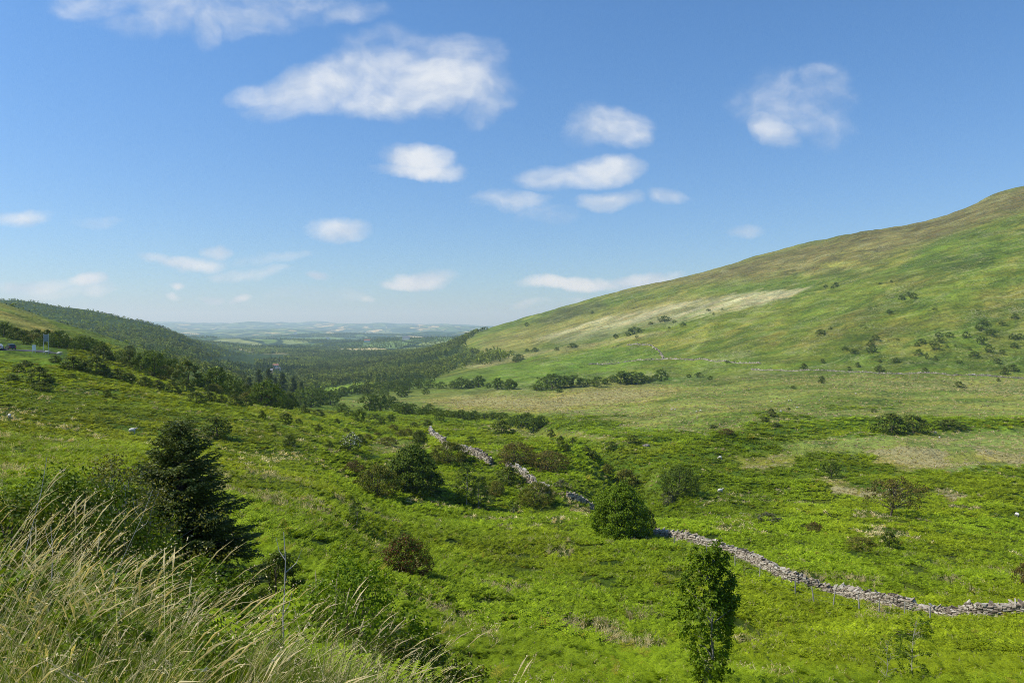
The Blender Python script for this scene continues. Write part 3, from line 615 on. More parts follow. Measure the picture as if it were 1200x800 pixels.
place('grey', 658, 573, 20, 11, 'small grey green bush just above the end of the broken middle wall', 'shrub')
place('hdbrown', 603, 543, 48, 26, 'brown wind-bent thorn scrub above the middle wall, left one', 'shrub')
place('hdbrown', 641, 549, 52, 22, 'brown wind-bent thorn scrub above the middle wall, right one', 'shrub')
place('thorn', 551, 521, 15, 10, 'small dark thorn beside the upper stone wall', 'tree')
place('olive', 733, 567, 28, 17, 'olive scrub behind the big bright bush', 'shrub')
place('olive', 711, 554, 14, 11, 'small olive bush up the slope behind the big bright bush', 'shrub')
kind('bigthorn', [grow(215, 4, 4.4, 0.6, 'round', 170, 60, 0.13, ['leaf_dark'], limb=26, crad=.10, lean=.12)], (4, 4.4))
place('bigthorn', 794, 584, 44, 38, 'dark green hawthorn leaning right over grey scrub beyond the wall', 'tree', name='hawthorn_tree', rz=0)
place('grey', 784, 592, 22, 17, 'low grey scrub at the foot of the leaning dark hawthorn', 'shrub')
place('darkround', 758, 624, 20, 30, 'dark narrow bush touching the right side of the big bright bush', 'shrub')
kind('windthorn', [grow(216, 3.6, 5.0, 1.0, 'flat', 100, 42, 0.14, ['leaf_olive', 'leaf_brown'], limb=44, crad=.085, lean=.25, rag=.8, blossom=.4, trunk=.03)], (3.6, 5.0))
place('windthorn', 1043, 605, 58, 46, 'sparse windswept hawthorn with bare branches on the bracken slope beyond the wall', 'tree', name='hawthorn_tree', rz=0)
place('thorn', 975, 559, 20, 20, 'small hawthorn alone left of the pale enclosure edge', 'tree', rz=3.0)
place('brown', 953, 623, 18, 12, 'little brown bush in the middle of the far bracken slope', 'shrub')
place('darkround', 1042, 643, 18, 22, 'small green bush below the windswept hawthorn', 'shrub')
place('olive', 1010, 642, 38, 12, 'low olive scrub left of the small green bush', 'shrub')
place('grey', 900, 611, 34, 10, 'low grey scrub in the bracken beyond the near wall', 'shrub')
place('brown', 1198, 686, 24, 26, 'brown bush at the right edge above the near wall', 'shrub')
place('darkround', 1044, 508, 40, 24, 'wide dark green thicket on the valley floor, left of two', 'shrub')
place('darkround', 1070, 507, 34, 22, 'dark green thicket joined to the right side of the wide one', 'shrub')
place('darkround', 1113, 502, 34, 11, 'low dark thicket on the valley floor right of the tall ones', 'shrub')
place('darkround', 254, 512, 34, 24, 'very dark bush on the left meadow beyond the spruce top', 'shrub')
place('blossom', 411, 530, 24, 24, 'dark hawthorn in white blossom on the left slope', 'tree', name='hawthorn_tree')
place('darkround', 421, 519, 16, 11, 'dark bush close behind the blossoming hawthorn', 'shrub')
place('darkround', 588, 509, 26, 17, 'dark round bush near the head of the stone wall', 'shrub')
place('brown', 850, 509, 18, 7, 'low brown bush at the lower edge of the pale moor', 'shrub')
# ---- shrubs nothing tells apart, by place
many('darkround', [(22,436,12,10),(15,446,15,8),(45,449,28,20),(48,458,25,11),(84,444,11,7),(125,464,9,8),(133,467,7,3),(65,425,14,9),(30,430,16,8)], 'dark bush on the upper left meadow below the road sign', 'shrub', 'bushes on the upper left meadow')
many('darkround', [(86,433,28,16),(112,438,25,21),(122,440,14,13),(138,445,19,13),(152,449,14,12),(170,454,17,13),(202,461,17,14),(218,459,16,15),(230,472,20,14),(275,474,15,13),(288,475,14,12),(185,457,15,12),(100,434,16,12),(245,469,16,11),(260,472,13,10)], 'dark green shrub in the line along the crest of the left meadow', 'shrub', 'shrubs along the crest of the left meadow')
many('pine', [(303,463,17,30),(315,461,17,29),(331,463,15,27),(344,465,14,24),(353,466,12,19),(323,464,12,22),(292,466,13,24)], 'dark pine in the clump left of the valley trees', 'tree', 'dark pines at the edge of the valley wood')
many('round', [(365,477,32,24),(387,474,20,16),(352,474,22,18),(376,471,22,16),(400,483,13,11),(312,470,15,13),(300,474,13,10),(340,470,14,11),(433,482,20,22),(446,482,22,20),(457,477,16,14),(421,494,15,16),(409,489,11,10),(438,493,14,9),(447,497,10,9),(458,495,11,10),(472,486,18,15),(483,486,16,13),(465,483,13,11)], 'green broadleaf tree in the belt along the stream beside the left slope', 'tree', 'trees along the stream below the left slope')
many('round', [(494,488,13,11),(503,486,12,13),(513,487,12,9),(524,490,13,10),(540,492,15,12),(556,492,11,11),(548,492,13,10),(533,491,12,10),(578,490,14,7),(588,490,14,7),(515,494,10,10),(568,490,10,6)], 'small broadleaf tree in the row along the valley bottom fields', 'tree', 'trees along the valley bottom fields')
many('round', [(610,500,20,14),(625,504,24,18),(634,500,14,13),(600,497,14,10),(617,498,16,14)], 'broadleaf tree in the clump by the stream bend', 'tree', 'clump of trees by the stream bend')
many('darkround', [(307,491,9,10),(326,479,12,12),(335,497,15,14),(350,497,9,7),(357,484,10,10),(372,487,15,8),(339,522,15,13),(373,505,11,8),(386,524,9,8),(406,508,9,7),(395,497,8,7),(320,505,8,8)], 'small dark bush dotted over the middle of the left slope', 'shrub', 'bushes dotted over the left slope')
many('olive', [(454,521,24,9),(442,511,12,5),(460,504,12,7),(470,513,14,9),(478,510,12,8),(430,515,12,7)], 'olive scrub scattered above the head of the old wall', 'shrub', 'olive scrub near the head of the old wall')
many('darkround', [(485,502,11,8),(492,517,16,14),(501,499,12,8)], 'dark bush beside the upper end of the old wall', 'shrub', 'bushes beside the upper end of the wall')
many('darkround', [(646,512,8,10),(657,526,11,16),(664,530,9,11),(671,520,8,8),(695,538,14,10),(716,526,17,10),(742,519,16,10),(688,532,10,9)], 'bush growing in the stream ravine', 'shrub', 'bushes in the stream ravine')
many('darkround', [(904,488,9,10),(909,500,15,5),(897,494,7,4),(1024,483,7,5),(835,501,11,4),(886,505,7,4),(896,494,11,6),(924,480,5,3)], 'little dark bush on the pale valley floor', 'shrub', 'little bushes on the valley floor')
many('round', [(647,455,26,17),(672,453,22,14),(686,452,13,9),(700,453,15,12),(728,449,19,15),(745,450,25,15),(717,448,9,8),(709,450,8,7),(758,446,9,6),(766,446,7,6),(775,446,14,14),(629,457,13,7),(655,460,8,5),(600,456,11,11),(807,442,6,4),(819,442,8,6),(832,445,6,5),(736,449,16,13),(660,454,18,14)], 'dark broadleaf tree in the hedge line at the foot of the right hill', 'tree', 'hedge line trees at the foot of the right hill')
many('round', [(471,465,17,14),(480,456,15,13),(493,455,14,11),(505,455,11,10),(517,455,11,8),(532,455,12,9),(541,455,17,13),(550,455,14,10),(561,454,15,14),(572,454,8,6),(583,456,14,14),(597,456,14,12),(499,462,8,7)], 'dark broadleaf tree in the row between the green fields and the pale moor', 'tree', 'trees between the fields and the pale moor')
many('round', [(402,464,13,11),(412,462,13,11),(422,461,13,11),(432,461,14,12),(443,459,14,12),(455,458,14,12),(466,457,14,12),(450,464,10,8),(395,467,12,9)], 'broadleaf tree in the row below the bright meadow in the wood', 'tree', 'row of trees below the bright meadow')
many('thorn', [(778,377,17,8),(743,391,21,10),(721,396,7,6),(762,380,7,4),(800,381,9,5),(670,407,15,7),(652,411,7,5),(626,412,12,6),(607,421,17,8),(617,412,7,4),(617,383,6,6),(694,368,4,4),(830,365,6,4),(846,363,3,3),(836,369,3,4),(746,396,5,4),(784,385,4,3),(735,394,10,6),(790,378,6,4),(604,424,12,6)], 'dark thorn tree on the upper left shoulder of the right hill', 'tree', 'thorn trees on the shoulder of the right hill', k=.82)
many('thorn', [(967,338,6,5),(979,336,8,7),(975,338,5,4),(1031,333,4,3),(1044,331,4,3),(1056,351,10,7),(1070,350,10,9),(1064,347,9,6),(1042,368,8,7),(1095,363,6,3),(961,392,15,8),(973,386,6,4),(1000,414,11,7),(990,410,9,5),(1021,413,13,11),(1025,399,11,9),(1020,405,11,9),(852,425,6,4)], 'dark thorn tree high on the middle of the right hillside', 'tree', 'thorn trees on the middle of the right hillside', k=.82)
many('darkround', [(1030,435,13,8),(963,449,9,10),(929,455,6,4),(1124,454,11,9),(1170,447,5,5),(942,433,10,9),(964,425,6,6),(995,434,6,6),(1005,430,7,7),(1050,425,10,7),(1084,436,7,7),(1177,439,10,11),(1187,435,13,10),(1169,426,9,8),(1031,424,5,4)], 'round dark bush beside the long stone wall at the hill foot', 'shrub', 'bushes beside the long wall at the hill foot', k=.85)
many('thorn', [(1124,426,9,6),(1141,418,15,9),(1096,422,8,7),(1086,421,5,10),(1076,416,13,10),(1097,410,13,11),(1101,401,15,8),(1100,395,10,8),(1079,403,15,8),(1074,406,9,6),(1112,395,11,8),(1132,396,10,11),(1150,387,17,14),(1162,394,15,12),(1150,404,13,15),(1159,413,12,12),(1174,415,8,8),(1189,373,10,8),(1174,381,10,7),(1187,398,11,10),(1195,397,11,9),(1188,407,11,8),(1110,407,5,4),(1136,410,6,4),(1119,406,4,4),(1052,399,5,4),(1153,380,12,8),(1092,404,10,6)], 'dark hawthorn scattered over the pasture at the right end of the hillside', 'tree', 'hawthorns scattered over the right end of the hillside', k=.74)

# ---- the belt of trees on the far side of the left meadow crest
def in_poly(n, poly, seed):
    poly = np.array(poly, float); rng = np.random.RandomState(seed); out = []
    lo, hi = poly.min(0), poly.max(0)
    while len(out) < n:
        p = rng.uniform(lo, hi); c = False
        for i in range(len(poly)):
            (x1, y1), (x2, y2) = poly[i - 1], poly[i]
            if (y1 > p[1]) != (y2 > p[1]) and p[0] < (x2 - x1) * (p[1] - y1) / (y2 - y1) + x1: c = not c
        if c: out.append(p)
    return out
rb = np.random.RandomState(12)
cnt = 0
for i in range(130):
    u = rb.uniform(-60, 345); Y = rb.uniform(225, 430) if u > 150 else rb.uniform(225, 300)
    x = (u - CX) / F * Y; z = float(H(x, Y)); v = HY - F * z / Y
    hgt = rb.uniform(4.5, 9.5) * (0.62 if u < 150 else 1)
    if rb.uniform() < 0.22: knd, h_, w_ = 'olive', hgt * .6, hgt * 1.1
    elif rb.uniform() < 0.5: knd, h_, w_ = 'darkround', hgt * .9, hgt * 1.0
    else: knd, h_, w_ = 'round', hgt, hgt * rb.uniform(.8, 1.1)
    place(knd, u, v, w_ * F / Y, h_ * F / Y, 'broadleaf tree in the belt of wood beyond the left meadow crest', 'tree', 'belt of trees beyond the left meadow', yy=Y, name='broadleaf_tree')
    cnt += 1

# ------------------------------------------------------------------ woods and ground cover as instanced stuff
def scatter(name, pts, rot, scl, tone, var, protos, kindname='stuff', label=None, cat=None):
    """one object: a cloud of points, each carrying a copy of one of the given meshes"""
    n = len(pts)
    me = bpy.data.meshes.new(name); me.vertices.add(n); me.vertices.foreach_set('co', np.asarray(pts, np.float32).ravel())
    def at(nm, typ, key, arr):
        a = me.attributes.new(nm, typ, 'POINT'); a.data.foreach_set(key, np.ascontiguousarray(arr).ravel())
    at('rot', 'FLOAT_VECTOR', 'vector', np.asarray(rot, np.float32)); at('scl', 'FLOAT_VECTOR', 'vector', np.asarray(scl, np.float32))
    at('tone', 'FLOAT_COLOR', 'color', np.concatenate([tone, np.ones((n, 1))], 1).astype(np.float32)); at('var', 'INT', 'value', var.astype(np.int32))
    o = obj(name, me); nt = bpy.data.node_groups.new(name, 'GeometryNodeTree')
    nt.interface.new_socket('Geometry', in_out='INPUT', socket_type='NodeSocketGeometry'); nt.interface.new_socket('Geometry', in_out='OUTPUT', socket_type='NodeSocketGeometry')
    gi = nt.nodes.new('NodeGroupInput'); go = nt.nodes.new('NodeGroupOutput'); jn = nt.nodes.new('GeometryNodeJoinGeometry')
    def na(nm, dt):
        a = nt.nodes.new('GeometryNodeInputNamedAttribute'); a.data_type = dt; a.inputs[0].default_value = nm; return a.outputs[0]
    r_, s_, v_ = na('rot', 'FLOAT_VECTOR'), na('scl', 'FLOAT_VECTOR'), na('var', 'INT')
    for i, pm in enumerate(protos):
        po = bpy.data.objects.new(name + '_source', pm)
        oi = nt.nodes.new('GeometryNodeObjectInfo'); oi.inputs['Object'].default_value = po; oi.inputs['As Instance'].default_value = True
        cm = nt.nodes.new('FunctionNodeCompare'); cm.data_type = 'INT'; cm.operation = 'EQUAL'; nt.links.new(v_, cm.inputs[2]); cm.inputs[3].default_value = i
        ip = nt.nodes.new('GeometryNodeInstanceOnPoints'); nt.links.new(gi.outputs[0], ip.inputs['Points']); nt.links.new(cm.outputs[0], ip.inputs['Selection'])
        nt.links.new(oi.outputs['Geometry'], ip.inputs['Instance']); nt.links.new(r_, ip.inputs['Rotation']); nt.links.new(s_, ip.inputs['Scale'])
        nt.links.new(ip.outputs[0], jn.inputs[0])
    nt.links.new(jn.outputs[0], go.inputs[0])
    md = o.modifiers.new('scatter', 'NODES'); md.node_group = nt
    return tag(o, label, cat, kind=kindname)
def forest_proto(seed, h, w, style, ncl, per, leaf, base=0.15):
    t, c = grow(seed, h, w, h * base, style, ncl, per, leaf, ['forest_leaf'], limb=3, crad=.17, sides=4)
    return c
FP = [forest_proto(300, 10, 8, 'round', 16, 9, 1.9), forest_proto(301, 10, 8.5, 'round', 16, 9, 1.9), forest_proto(302, 11, 7, 'round', 14, 9, 1.8), forest_proto(303, 12, 5, 'cone', 16, 8, 1.5, .05), forest_proto(304, 13, 4.5, 'cone', 16, 8, 1.5, .05)]
rf = np.random.RandomState(31)
def wedge(n, u0, u1, y0, y1):
    u = rf.uniform(u0, u1, n); y = np.sqrt(rf.uniform(y0 * y0, y1 * y1, n)); return (u - CX) / F * y, y
X1, Y1 = wedge(70000, -120, 640, 640, 3000)
k = (1 - .7 * sstep(1350, 1750, Y1) * (CX + F * X1 / Y1 < 300)) * lookup(WOOD, X1, Y1) * (0.25 + 0.75 * sstep(0.36, 0.5, fbm(X1 / 90, Y1 / 90, 91, 4)))
keep = (k > rf.uniform(0, 1, len(X1))) & (VISM[np.interp(np.clip(CX + F * X1 / Y1, ug[0], ug[-1]), ug, ui).astype(int), np.clip(((np.log(Y1) - lg[0]) / 0.0085 - 1).astype(int), 0, len(lg) - 1)] | (rf.uniform(0, 1, len(X1)) < 0.3))
X1, Y1 = X1[keep], Y1[keep]
X2, Y2 = wedge(150000, -40, 660, 3000, 9000)
k2 = sstep(0.545, 0.58, fbm(X2 / 620, Y2 / 470, 92, 5)); k2 = np.maximum(k2, 1 - sstep(3000, 3900, Y2 + 500 * (fbm(X2 / 200, Y2 / 200, 93, 3) - .5)))
keep = k2 * 0.7 > rf.uniform(0, 1, len(X2)); X2, Y2 = X2[keep], Y2[keep]
X3 = np.concatenate([X1, X2]); Y3 = np.concatenate([Y1, Y2]); 
clear = np.ones(len(X3), bool)
for hu, hv in [(323, 431), (319, 437), (326, 435), (384, 397), (476, 398), (430, 401), (346, 391)]:
    hx, hy, hz_ = spot(hu, hv); dl = Y3 - hy; clear &= ~((dl > -0.07 * hy) & (dl < 25) & (np.abs(X3 / Y3 - hx / hy) * F < 5))
fm = poly_mask(CX + F * X3 / Y3, HY - F * H(X3, Y3) / Y3, [(225, 421), (330, 414), (345, 416), (330, 422), (240, 428)], 1) > .5
X3, Y3 = X3[clear & ~fm], Y3[clear & ~fm]; Z3 = H(X3, Y3); n3 = len(X3); print('forest trees', n3)
con = (fbm(X3 / 160, Y3 / 160, 94, 3) > 0.6) & ~((CX + F * X3 / Y3 < 260) & (Y3 > 1200))
var = np.where(con, 3 + (rf.uniform(0, 1, n3) > .5), rf.randint(0, 3, n3))
s3_ = rf.uniform(0.55, 1.05, n3) * (1 - .4 * ((CX + F * X3 / Y3 < 300) & (Y3 > 1350) & (Y3 < 2600))) * np.where(con, 1.1, 1.0) * (1 + 0.5 * sstep(3500, 7000, Y3)); sc = np.stack([s3_ * rf.uniform(.9, 1.3, n3), s3_, s3_ * rf.uniform(.85, 1.2, n3)], 1)
tn = rf.uniform(0.6, 1.45, (n3, 1)) * np.where(con[:, None], [[0.6, 0.68, 0.85]], [[1.0, 1.0, 1.0]]) * (0.35 + 1.3 * fbm(X3 / 170, Y3 / 170, 95, 4))[:, None]
scatter('forest', np.stack([X3, Y3, Z3 - 0.5], 1), np.stack([np.zeros(n3), np.zeros(n3), rf.uniform(0, 6.28, n3)], 1), sc, tn, var, FP, label='dark mixed woodland covering the left hill and the valley beyond', cat='forest')
# ------------------------------------------------------------------ dry stone walls
M['stone'] = plain_material('stone', (0.27, 0.235, 0.19), 0.9, 0.45, 3.0, 0.2, bump=0.02)
def stone_mat():
    m, g = newmat('wall_stone'); geo = g.new('ShaderNodeNewGeometry'); isl = geo.outputs['Random Per Island']
    n = g.noise(geo.outputs['Position'], 6, 4, 0.65)
    r = g.new('ShaderNodeValToRGB'); g.put(r.inputs[0], isl); e = r.color_ramp
    for i, (p_, c_) in enumerate([(0, (0.17, 0.135, 0.10)), (0.3, (0.34, 0.28, 0.21)), (0.6, (0.46, 0.39, 0.30)), (0.85, (0.60, 0.54, 0.44)), (1, (0.30, 0.27, 0.21))]):
        el = e.elements[i] if i < 2 else e.elements.new(p_); el.position = p_; el.color = (*c_, 1)
    c = g.mix(g.mapr(n, 0.42, 0.7), r.outputs[0], g.mix(1.0, r.outputs[0], (0.55, 0.58, 0.5), 'MULTIPLY'))
    p = g.new('ShaderNodeBsdfPrincipled'); g.put(p.inputs['Base Color'], c); p.inputs['Roughness'].default_value = 0.92; p.inputs['Specular IOR Level'].default_value = 0.15
    b = g.new('ShaderNodeBump'); b.inputs['Distance'].default_value = 0.02; g.put(b.inputs['Height'], n); g.put(p.inputs['Normal'], b.outputs[0])
    finish(g, p.outputs[0]); return m
M['wall_stone'] = stone_mat()
WALLS = []
def resample(P, step):
    P = np.array(P, float); d = np.r_[0, np.cumsum(np.hypot(*np.diff(P, axis=0).T))]; n = max(2, int(d[-1] / step))
    s = np.linspace(0, d[-1], n); x = np.interp(s, d, P[:, 0]); y = np.interp(s, d, P[:, 1])
    x = np.convolve(np.pad(x, 2, 'edge'), np.ones(5) / 5, 'valid') if n > 6 else x; y = np.convolve(np.pad(y, 2, 'edge'), np.ones(5) / 5, 'valid') if n > 6 else y
    return x, y
def drystone(name, uv, height, width, sl, course, label, ragged=0.15, group=None):
    P = [spot(u, v)[:2] for u, v in uv]; WALLS.append(P)
    x, y = resample(P, sl); q = Q(); n = len(x); tx, ty = np.gradient(x), np.gradient(y); rot = np.arctan2(ty, tx)
    hv = height * (1 - ragged + 2 * ragged * fbm(x / 2.4, y / 2.4, 55, 3)) ; hv *= np.where(vnoise(x / 5, y / 5, 56) > 0.72, 0.72, 1)
    gz = H(x, y)
    for i in range(n):
        nx, ny = -math.sin(rot[i]), math.cos(rot[i]); nc = max(1, int(hv[i] / course))
        for k_ in range(nc):
            w_ = width * (1 - 0.35 * k_ / nc); z_ = gz[i] - 0.15 + (k_ + 0.5) * course + rs.normal(0, course * .12)
            for s_ in ((-1, 0, 1) if k_ >= nc - 2 else (-1, 1)):
                o_ = s_ * w_ * 0.36 + rs.normal(0, 0.03 * w_)
                q.box((x[i] + nx * o_ + rs.normal(0, .1) * sl, y[i] + ny * o_ + rs.normal(0, .1) * sl, z_), (sl * rs.uniform(.75, 1.35), w_ * 0.48 * rs.uniform(.8, 1.2), course * rs.uniform(.6, 1.25)), rot[i] + rs.normal(0, .16), 0, 0.12, 0.08)
        if rs.uniform() < 0.8:        # cope stones set on edge, many leaning
            q.box((x[i] + rs.normal(0, .08), y[i] + rs.normal(0, .08), gz[i] - 0.15 + nc * course + course * .6), (sl * rs.uniform(.3, .9), width * rs.uniform(.45, .8), course * rs.uniform(1.0, 2.0)), rot[i] + rs.normal(0, .4), 0, 0.2, 0.35)
        if rs.uniform() < 0.35:       # fallen stones at the foot
            o_ = rs.choice([-1, 1]) * width * rs.uniform(.6, 1.3); xx_, yy_ = x[i] + nx * o_, y[i] + ny * o_
            q.box((xx_, yy_, float(H(xx_, yy_)) + 0.08), (sl * rs.uniform(.4, .9), sl * rs.uniform(.3, .7), course * rs.uniform(.6, 1.2)), rs.uniform(0, 3), 0, 0.2, 0.3)
    o = obj(name, q.mesh(name, [M['wall_stone']])); return tag(o, label, 'stone wall', group)
drystone('dry_stone_wall', [(768, 629), (800, 634), (830, 642), (870, 655), (895, 668), (918, 680), (935, 686), (960, 692), (985, 699), (1030, 709), (1060, 715), (1100, 721), (1150, 723), (1240, 724)], 1.2, 0.9, 0.30, 0.095, 'long grey dry stone wall curving through the bracken to the right edge')
drystone('dry_stone_wall', [(664, 582), (672, 584), (684, 590), (697, 597)], 1.0, 0.9, 0.42, 0.15, 'short broken piece of grey stone wall beside the big bright bush', .25)
drystone('dry_stone_wall', [(594, 548), (608, 553), (618, 563), (630, 573), (642, 578)], 1.5, 0.9, 0.5, 0.2, 'middle length of grey stone wall running down between scrub and thorns', .2)
drystone('dry_stone_wall', [(504, 504), (521, 520), (540, 528), (558, 534), (576, 544)], 1.5, 1.0, 0.7, 0.25, 'far upper length of grey stone wall slanting down from the stream trees', .15)
drystone('dry_stone_wall', [(880, 433), (930, 435), (1000, 436), (1060, 438), (1120, 440), (1230, 444)], .95, 1.0, 1.6, 0.4, 'long straight thin stone wall along the foot of the right hill', .15)
drystone('dry_stone_wall', [(735, 404), (755, 404), (767, 407), (774, 413), (777, 421)], 1.1, 1.2, 3.0, 0.7, 'short hooked stone wall at the top corner of the green field on the right hill', .1)
drystone('dry_stone_wall', [(690, 427), (740, 423), (800, 421), (850, 423), (892, 426)], .8, 1.0, 2.6, 0.6, 'thin stone wall above the pale green field on the right hill', .1)

# ------------------------------------------------------------------ post and wire fence in front of the near wall
M['post'] = plain_material('post', (0.33, 0.31, 0.27), 0.85, 0.25, 12, 0.2)
M['wire'] = plain_material('wire', (0.35, 0.35, 0.34), 0.5, 0.1, 12, 0.5, metal=0.6)
pp = [spot(u, v)[:2] for u, v in [(790, 641), (828, 652), (862, 667), (890, 679), (932, 697), (954, 706), (976, 711), (1007, 716), (1030, 720), (1060, 725), (1090, 731)]]
e = empty('wire_fence', (pp[0][0], pp[0][1], float(H(*pp[0]))), label='old wire fence on thin grey posts in front of the near stone wall', cat='fence')
e_loc = np.array(e.location)
tops = []
for (x, y) in pp:
    q = Q(); z = float(H(x, y)); ln = rs.normal(0, 0.04, 2)
    q.tube([(x, y, z - 0.3), (x + ln[0], y + ln[1], z + 0.7), (x + ln[0] * 2, y + ln[1] * 2, z + 1.35)], [0.055, 0.05, 0.045], 8); q.box((x + ln[0] * 2, y + ln[1] * 2, z + 1.36), (0.085, 0.085, 0.03), 0.3)
    o = obj('post', q.mesh('post', [M['post']])); o.parent = e; o.matrix_parent_inverse.identity(); o.location = -e_loc; tops.append((x + ln[0] * 2, y + ln[1] * 2, z))
q = Q()
for hh in (0.35, 0.75, 1.2): q.tube([(a, b, c + hh) for a, b, c in tops], 0.004, 4)
o = obj('wire', q.mesh('wire', [M['wire']]), e); o.location = -e_loc

# ------------------------------------------------------------------ bracken, grass tufts, tall grass
M['bracken'] = leaf_material('bracken', (0.182, 0.276, 0.013), 0.30, spec=.06, var=.42, inst=True, hue=(1.12, 1.0, .8), scale=.8)
M['blade'] = leaf_material('blade', (0.125, 0.215, 0.012), 0.35, spec=.15, var=.3, inst=True, hue=(1.3, 1.0, 1.0), scale=.8)
M['straw'] = leaf_material('straw', (0.52, 0.46, 0.24), 0.25, var=.3, hue=(1, 1, 1), inst=True)
M['seed'] = leaf_material('seed', (0.55, 0.49, 0.31), 0.3, var=.3, hue=(1, .97, .9), inst=True)
def bracken(seed, nf, pairs, sub, ln=0.95):
    rng = np.random.RandomState(seed); q = Q()
    for f in range(nf):
        a = f * 2 * math.pi / nf + rng.uniform(-.4, .4); L_ = ln * rng.uniform(.7, 1.15); k = np.linspace(0, 1, 8); up = rng.uniform(.55, 1.0)
        r_ = L_ * (0.18 * k + 0.62 * k ** 1.6); z_ = L_ * (up * k - 0.42 * k ** 2.4)
        S = np.stack([np.cos(a) * r_, np.sin(a) * r_, z_], 1); side = np.array([-math.sin(a), math.cos(a), 0])
        for i, t in enumerate(np.linspace(0.25, 0.98, pairs)):
            p = np.array([np.interp(t, k, S[:, j]) for j in range(3)]); tn = np.array([np.interp(min(1, t + .05), k, S[:, j]) for j in range(3)]) - p; tn /= np.linalg.norm(tn) + 1e-9
            pl = L_ * 0.42 * (1 - t) ** 0.75 * (0.55 + 0.45 * min(1, (t - .2) * 5)) + 0.02
            for sg in (-1, 1):
                d = side * sg + tn * 0.35 + np.array([0, 0, rng.uniform(-.25, .15)]); d /= np.linalg.norm(d); wv = np.cross(d, np.cross(tn, d)); wv /= np.linalg.norm(wv) + 1e-9
                wd = L_ * 0.73 / pairs * 0.62
                if sub <= 1:
                    q.add([p, p + d * pl * .45 + wv * wd * .8, p + d * pl - np.array([0, 0, pl * .15]), p + d * pl * .45 - wv * wd * .8], [(0, 1, 2, 3)])
                else:
                    for s_ in range(sub):
                        tt = (s_ + .5) / sub; c = p + d * pl * tt - np.array([0, 0, pl * .18 * tt * tt]); w2 = wd * 1.25 * (1 - tt * .75); dl = pl / sub * .62
                        q.add([c - wv * w2 - d * dl * .1, c + d * dl * .75 - wv * w2 * .2, c + wv * w2 - d * dl * .1, c - d * dl * .75], [(0, 1, 2, 3)])
    return q.mesh('bracken_clump', [M['bracken']])
def tuft(seed, nb, h, spread, width, mats, seeds=0.0, lean=0.0, segs=3, spike=0.13):
    rng = np.random.RandomState(seed); q = Q()
    for b in range(nb):
        a = rng.uniform(0, 6.283); hh = h * rng.uniform(.3, 1.12); bend = rng.uniform(.1, 1.5) * spread; x0 = rng.normal(0, spread * .22, 2)
        k = np.linspace(0, 1, segs + 1); is_seed = rng.uniform() < seeds
        if is_seed: hh = h * rng.uniform(.95, 1.25); bend *= .55
        P = np.stack([x0[0] + np.cos(a) * bend * k ** 1.8 * hh / h + lean * hh * k ** 2, x0[1] + np.sin(a) * bend * k ** 1.8 * hh / h, hh * (k - 0.22 * (bend / max(spread, 1e-3)) * k ** 3)], 1)
        th = rng.uniform(0, 3.14); s_ = np.array([math.cos(th), math.sin(th), 0]); w_ = width * (0.45 if is_seed else 1) * (1 - k ** 2 * (.35 if is_seed else .93))[:, None]
        V = np.concatenate([P - s_ * w_ / 2, P + s_ * w_ / 2]); n = segs + 1
        q.add(V, [(i, i + 1, n + i + 1, n + i) for i in range(segs)], 1 if is_seed else (1 if rng.uniform() < .16 and len(mats) > 1 else 0))
        if is_seed:
            tip = P[-1]; dr = (P[-1] - P[-2]); dr /= np.linalg.norm(dr); m_ = 9; hw = spike * .026
            for s2 in (np.array([1., 0, 0]), np.array([0, 1., 0])):
                b0 = tip - dr * spike * .5; md = tip + dr * spike * .1; en = tip + dr * spike * .6 + np.array([lean * .2 * spike, 0, -.12 * spike]); q.add([b0, md - s2 * hw, en, md + s2 * hw], [(0, 1, 2, 3)], 2)
            tt = rng.uniform(0, 1, m_)
            c = tip[None] + dr * (tt[:, None] - .35) * spike * 1.4 + rng.normal(0, 1, (m_, 3)) * (0.007 * np.sin(np.clip(tt, .05, 1) * 3.1))[:, None] * (spike / .16)
            c[:, 0] += lean * .25 * tt ** 2 * spike
            q.leaves(c, width * 2.6, rng.normal(size=(m_, 3)), 2, .4, rng)
    return q.mesh('grass_tuft', [M[x] for x in mats])
BR = [bracken(400, 9, 13, 5), bracken(401, 8, 13, 5), bracken(402, 8, 8, 1), bracken(403, 7, 8, 1), bracken(404, 9, 6, 1), bracken(405, 8, 6, 1)]
rc = np.random.RandomState(77)
def region(u0, u1, y0, y1, s_of_y):
    """jittered cover whose spacing widens with distance from the road"""
    xs, ys = [], []; y = y0
    while y < y1:
        s = s_of_y(y); xa, xb = (u0 - CX) / F * y, (u1 - CX) / F * y; n = int((xb - xa) / s) + 1
        xs.append(xa + (np.arange(n) + rc.uniform(0, 1, n)) * s); ys.append(y + rc.uniform(-.5, .5, n) * s); y += s
    return np.concatenate(xs), np.concatenate(ys)
def normals_rot(x, y, n, tilt=0.5):
    e_ = 0.5; sx = (H(x + e_, y) - H(x - e_, y)) / (2 * e_); sy = (H(x, y + e_) - H(x, y - e_)) / (2 * e_)
    # small tilt that follows the slope, then a random turn
    return np.stack([np.arctan(sy) * tilt + rc.normal(0, .12, n), -np.arctan(sx) * tilt + rc.normal(0, .12, n), rc.uniform(0, 6.283, n)], 1)
sx_, sy_ = region(-90, 1290, 5.0, 430, lambda y: 0.40 if y < 60 else 0.40 + (y - 60) * 0.0056)
uu = CX + F * sx_ / sy_; S1 = lookup(S_, sx_, sy_); T1 = lookup(T_, sx_, sy_); wallm = np.full(len(sx_), 9.0)
for P in WALLS[:4]: wallm = np.minimum(wallm, polydist(sx_, sy_, P))
pale = T1[:, 0] > 0.135
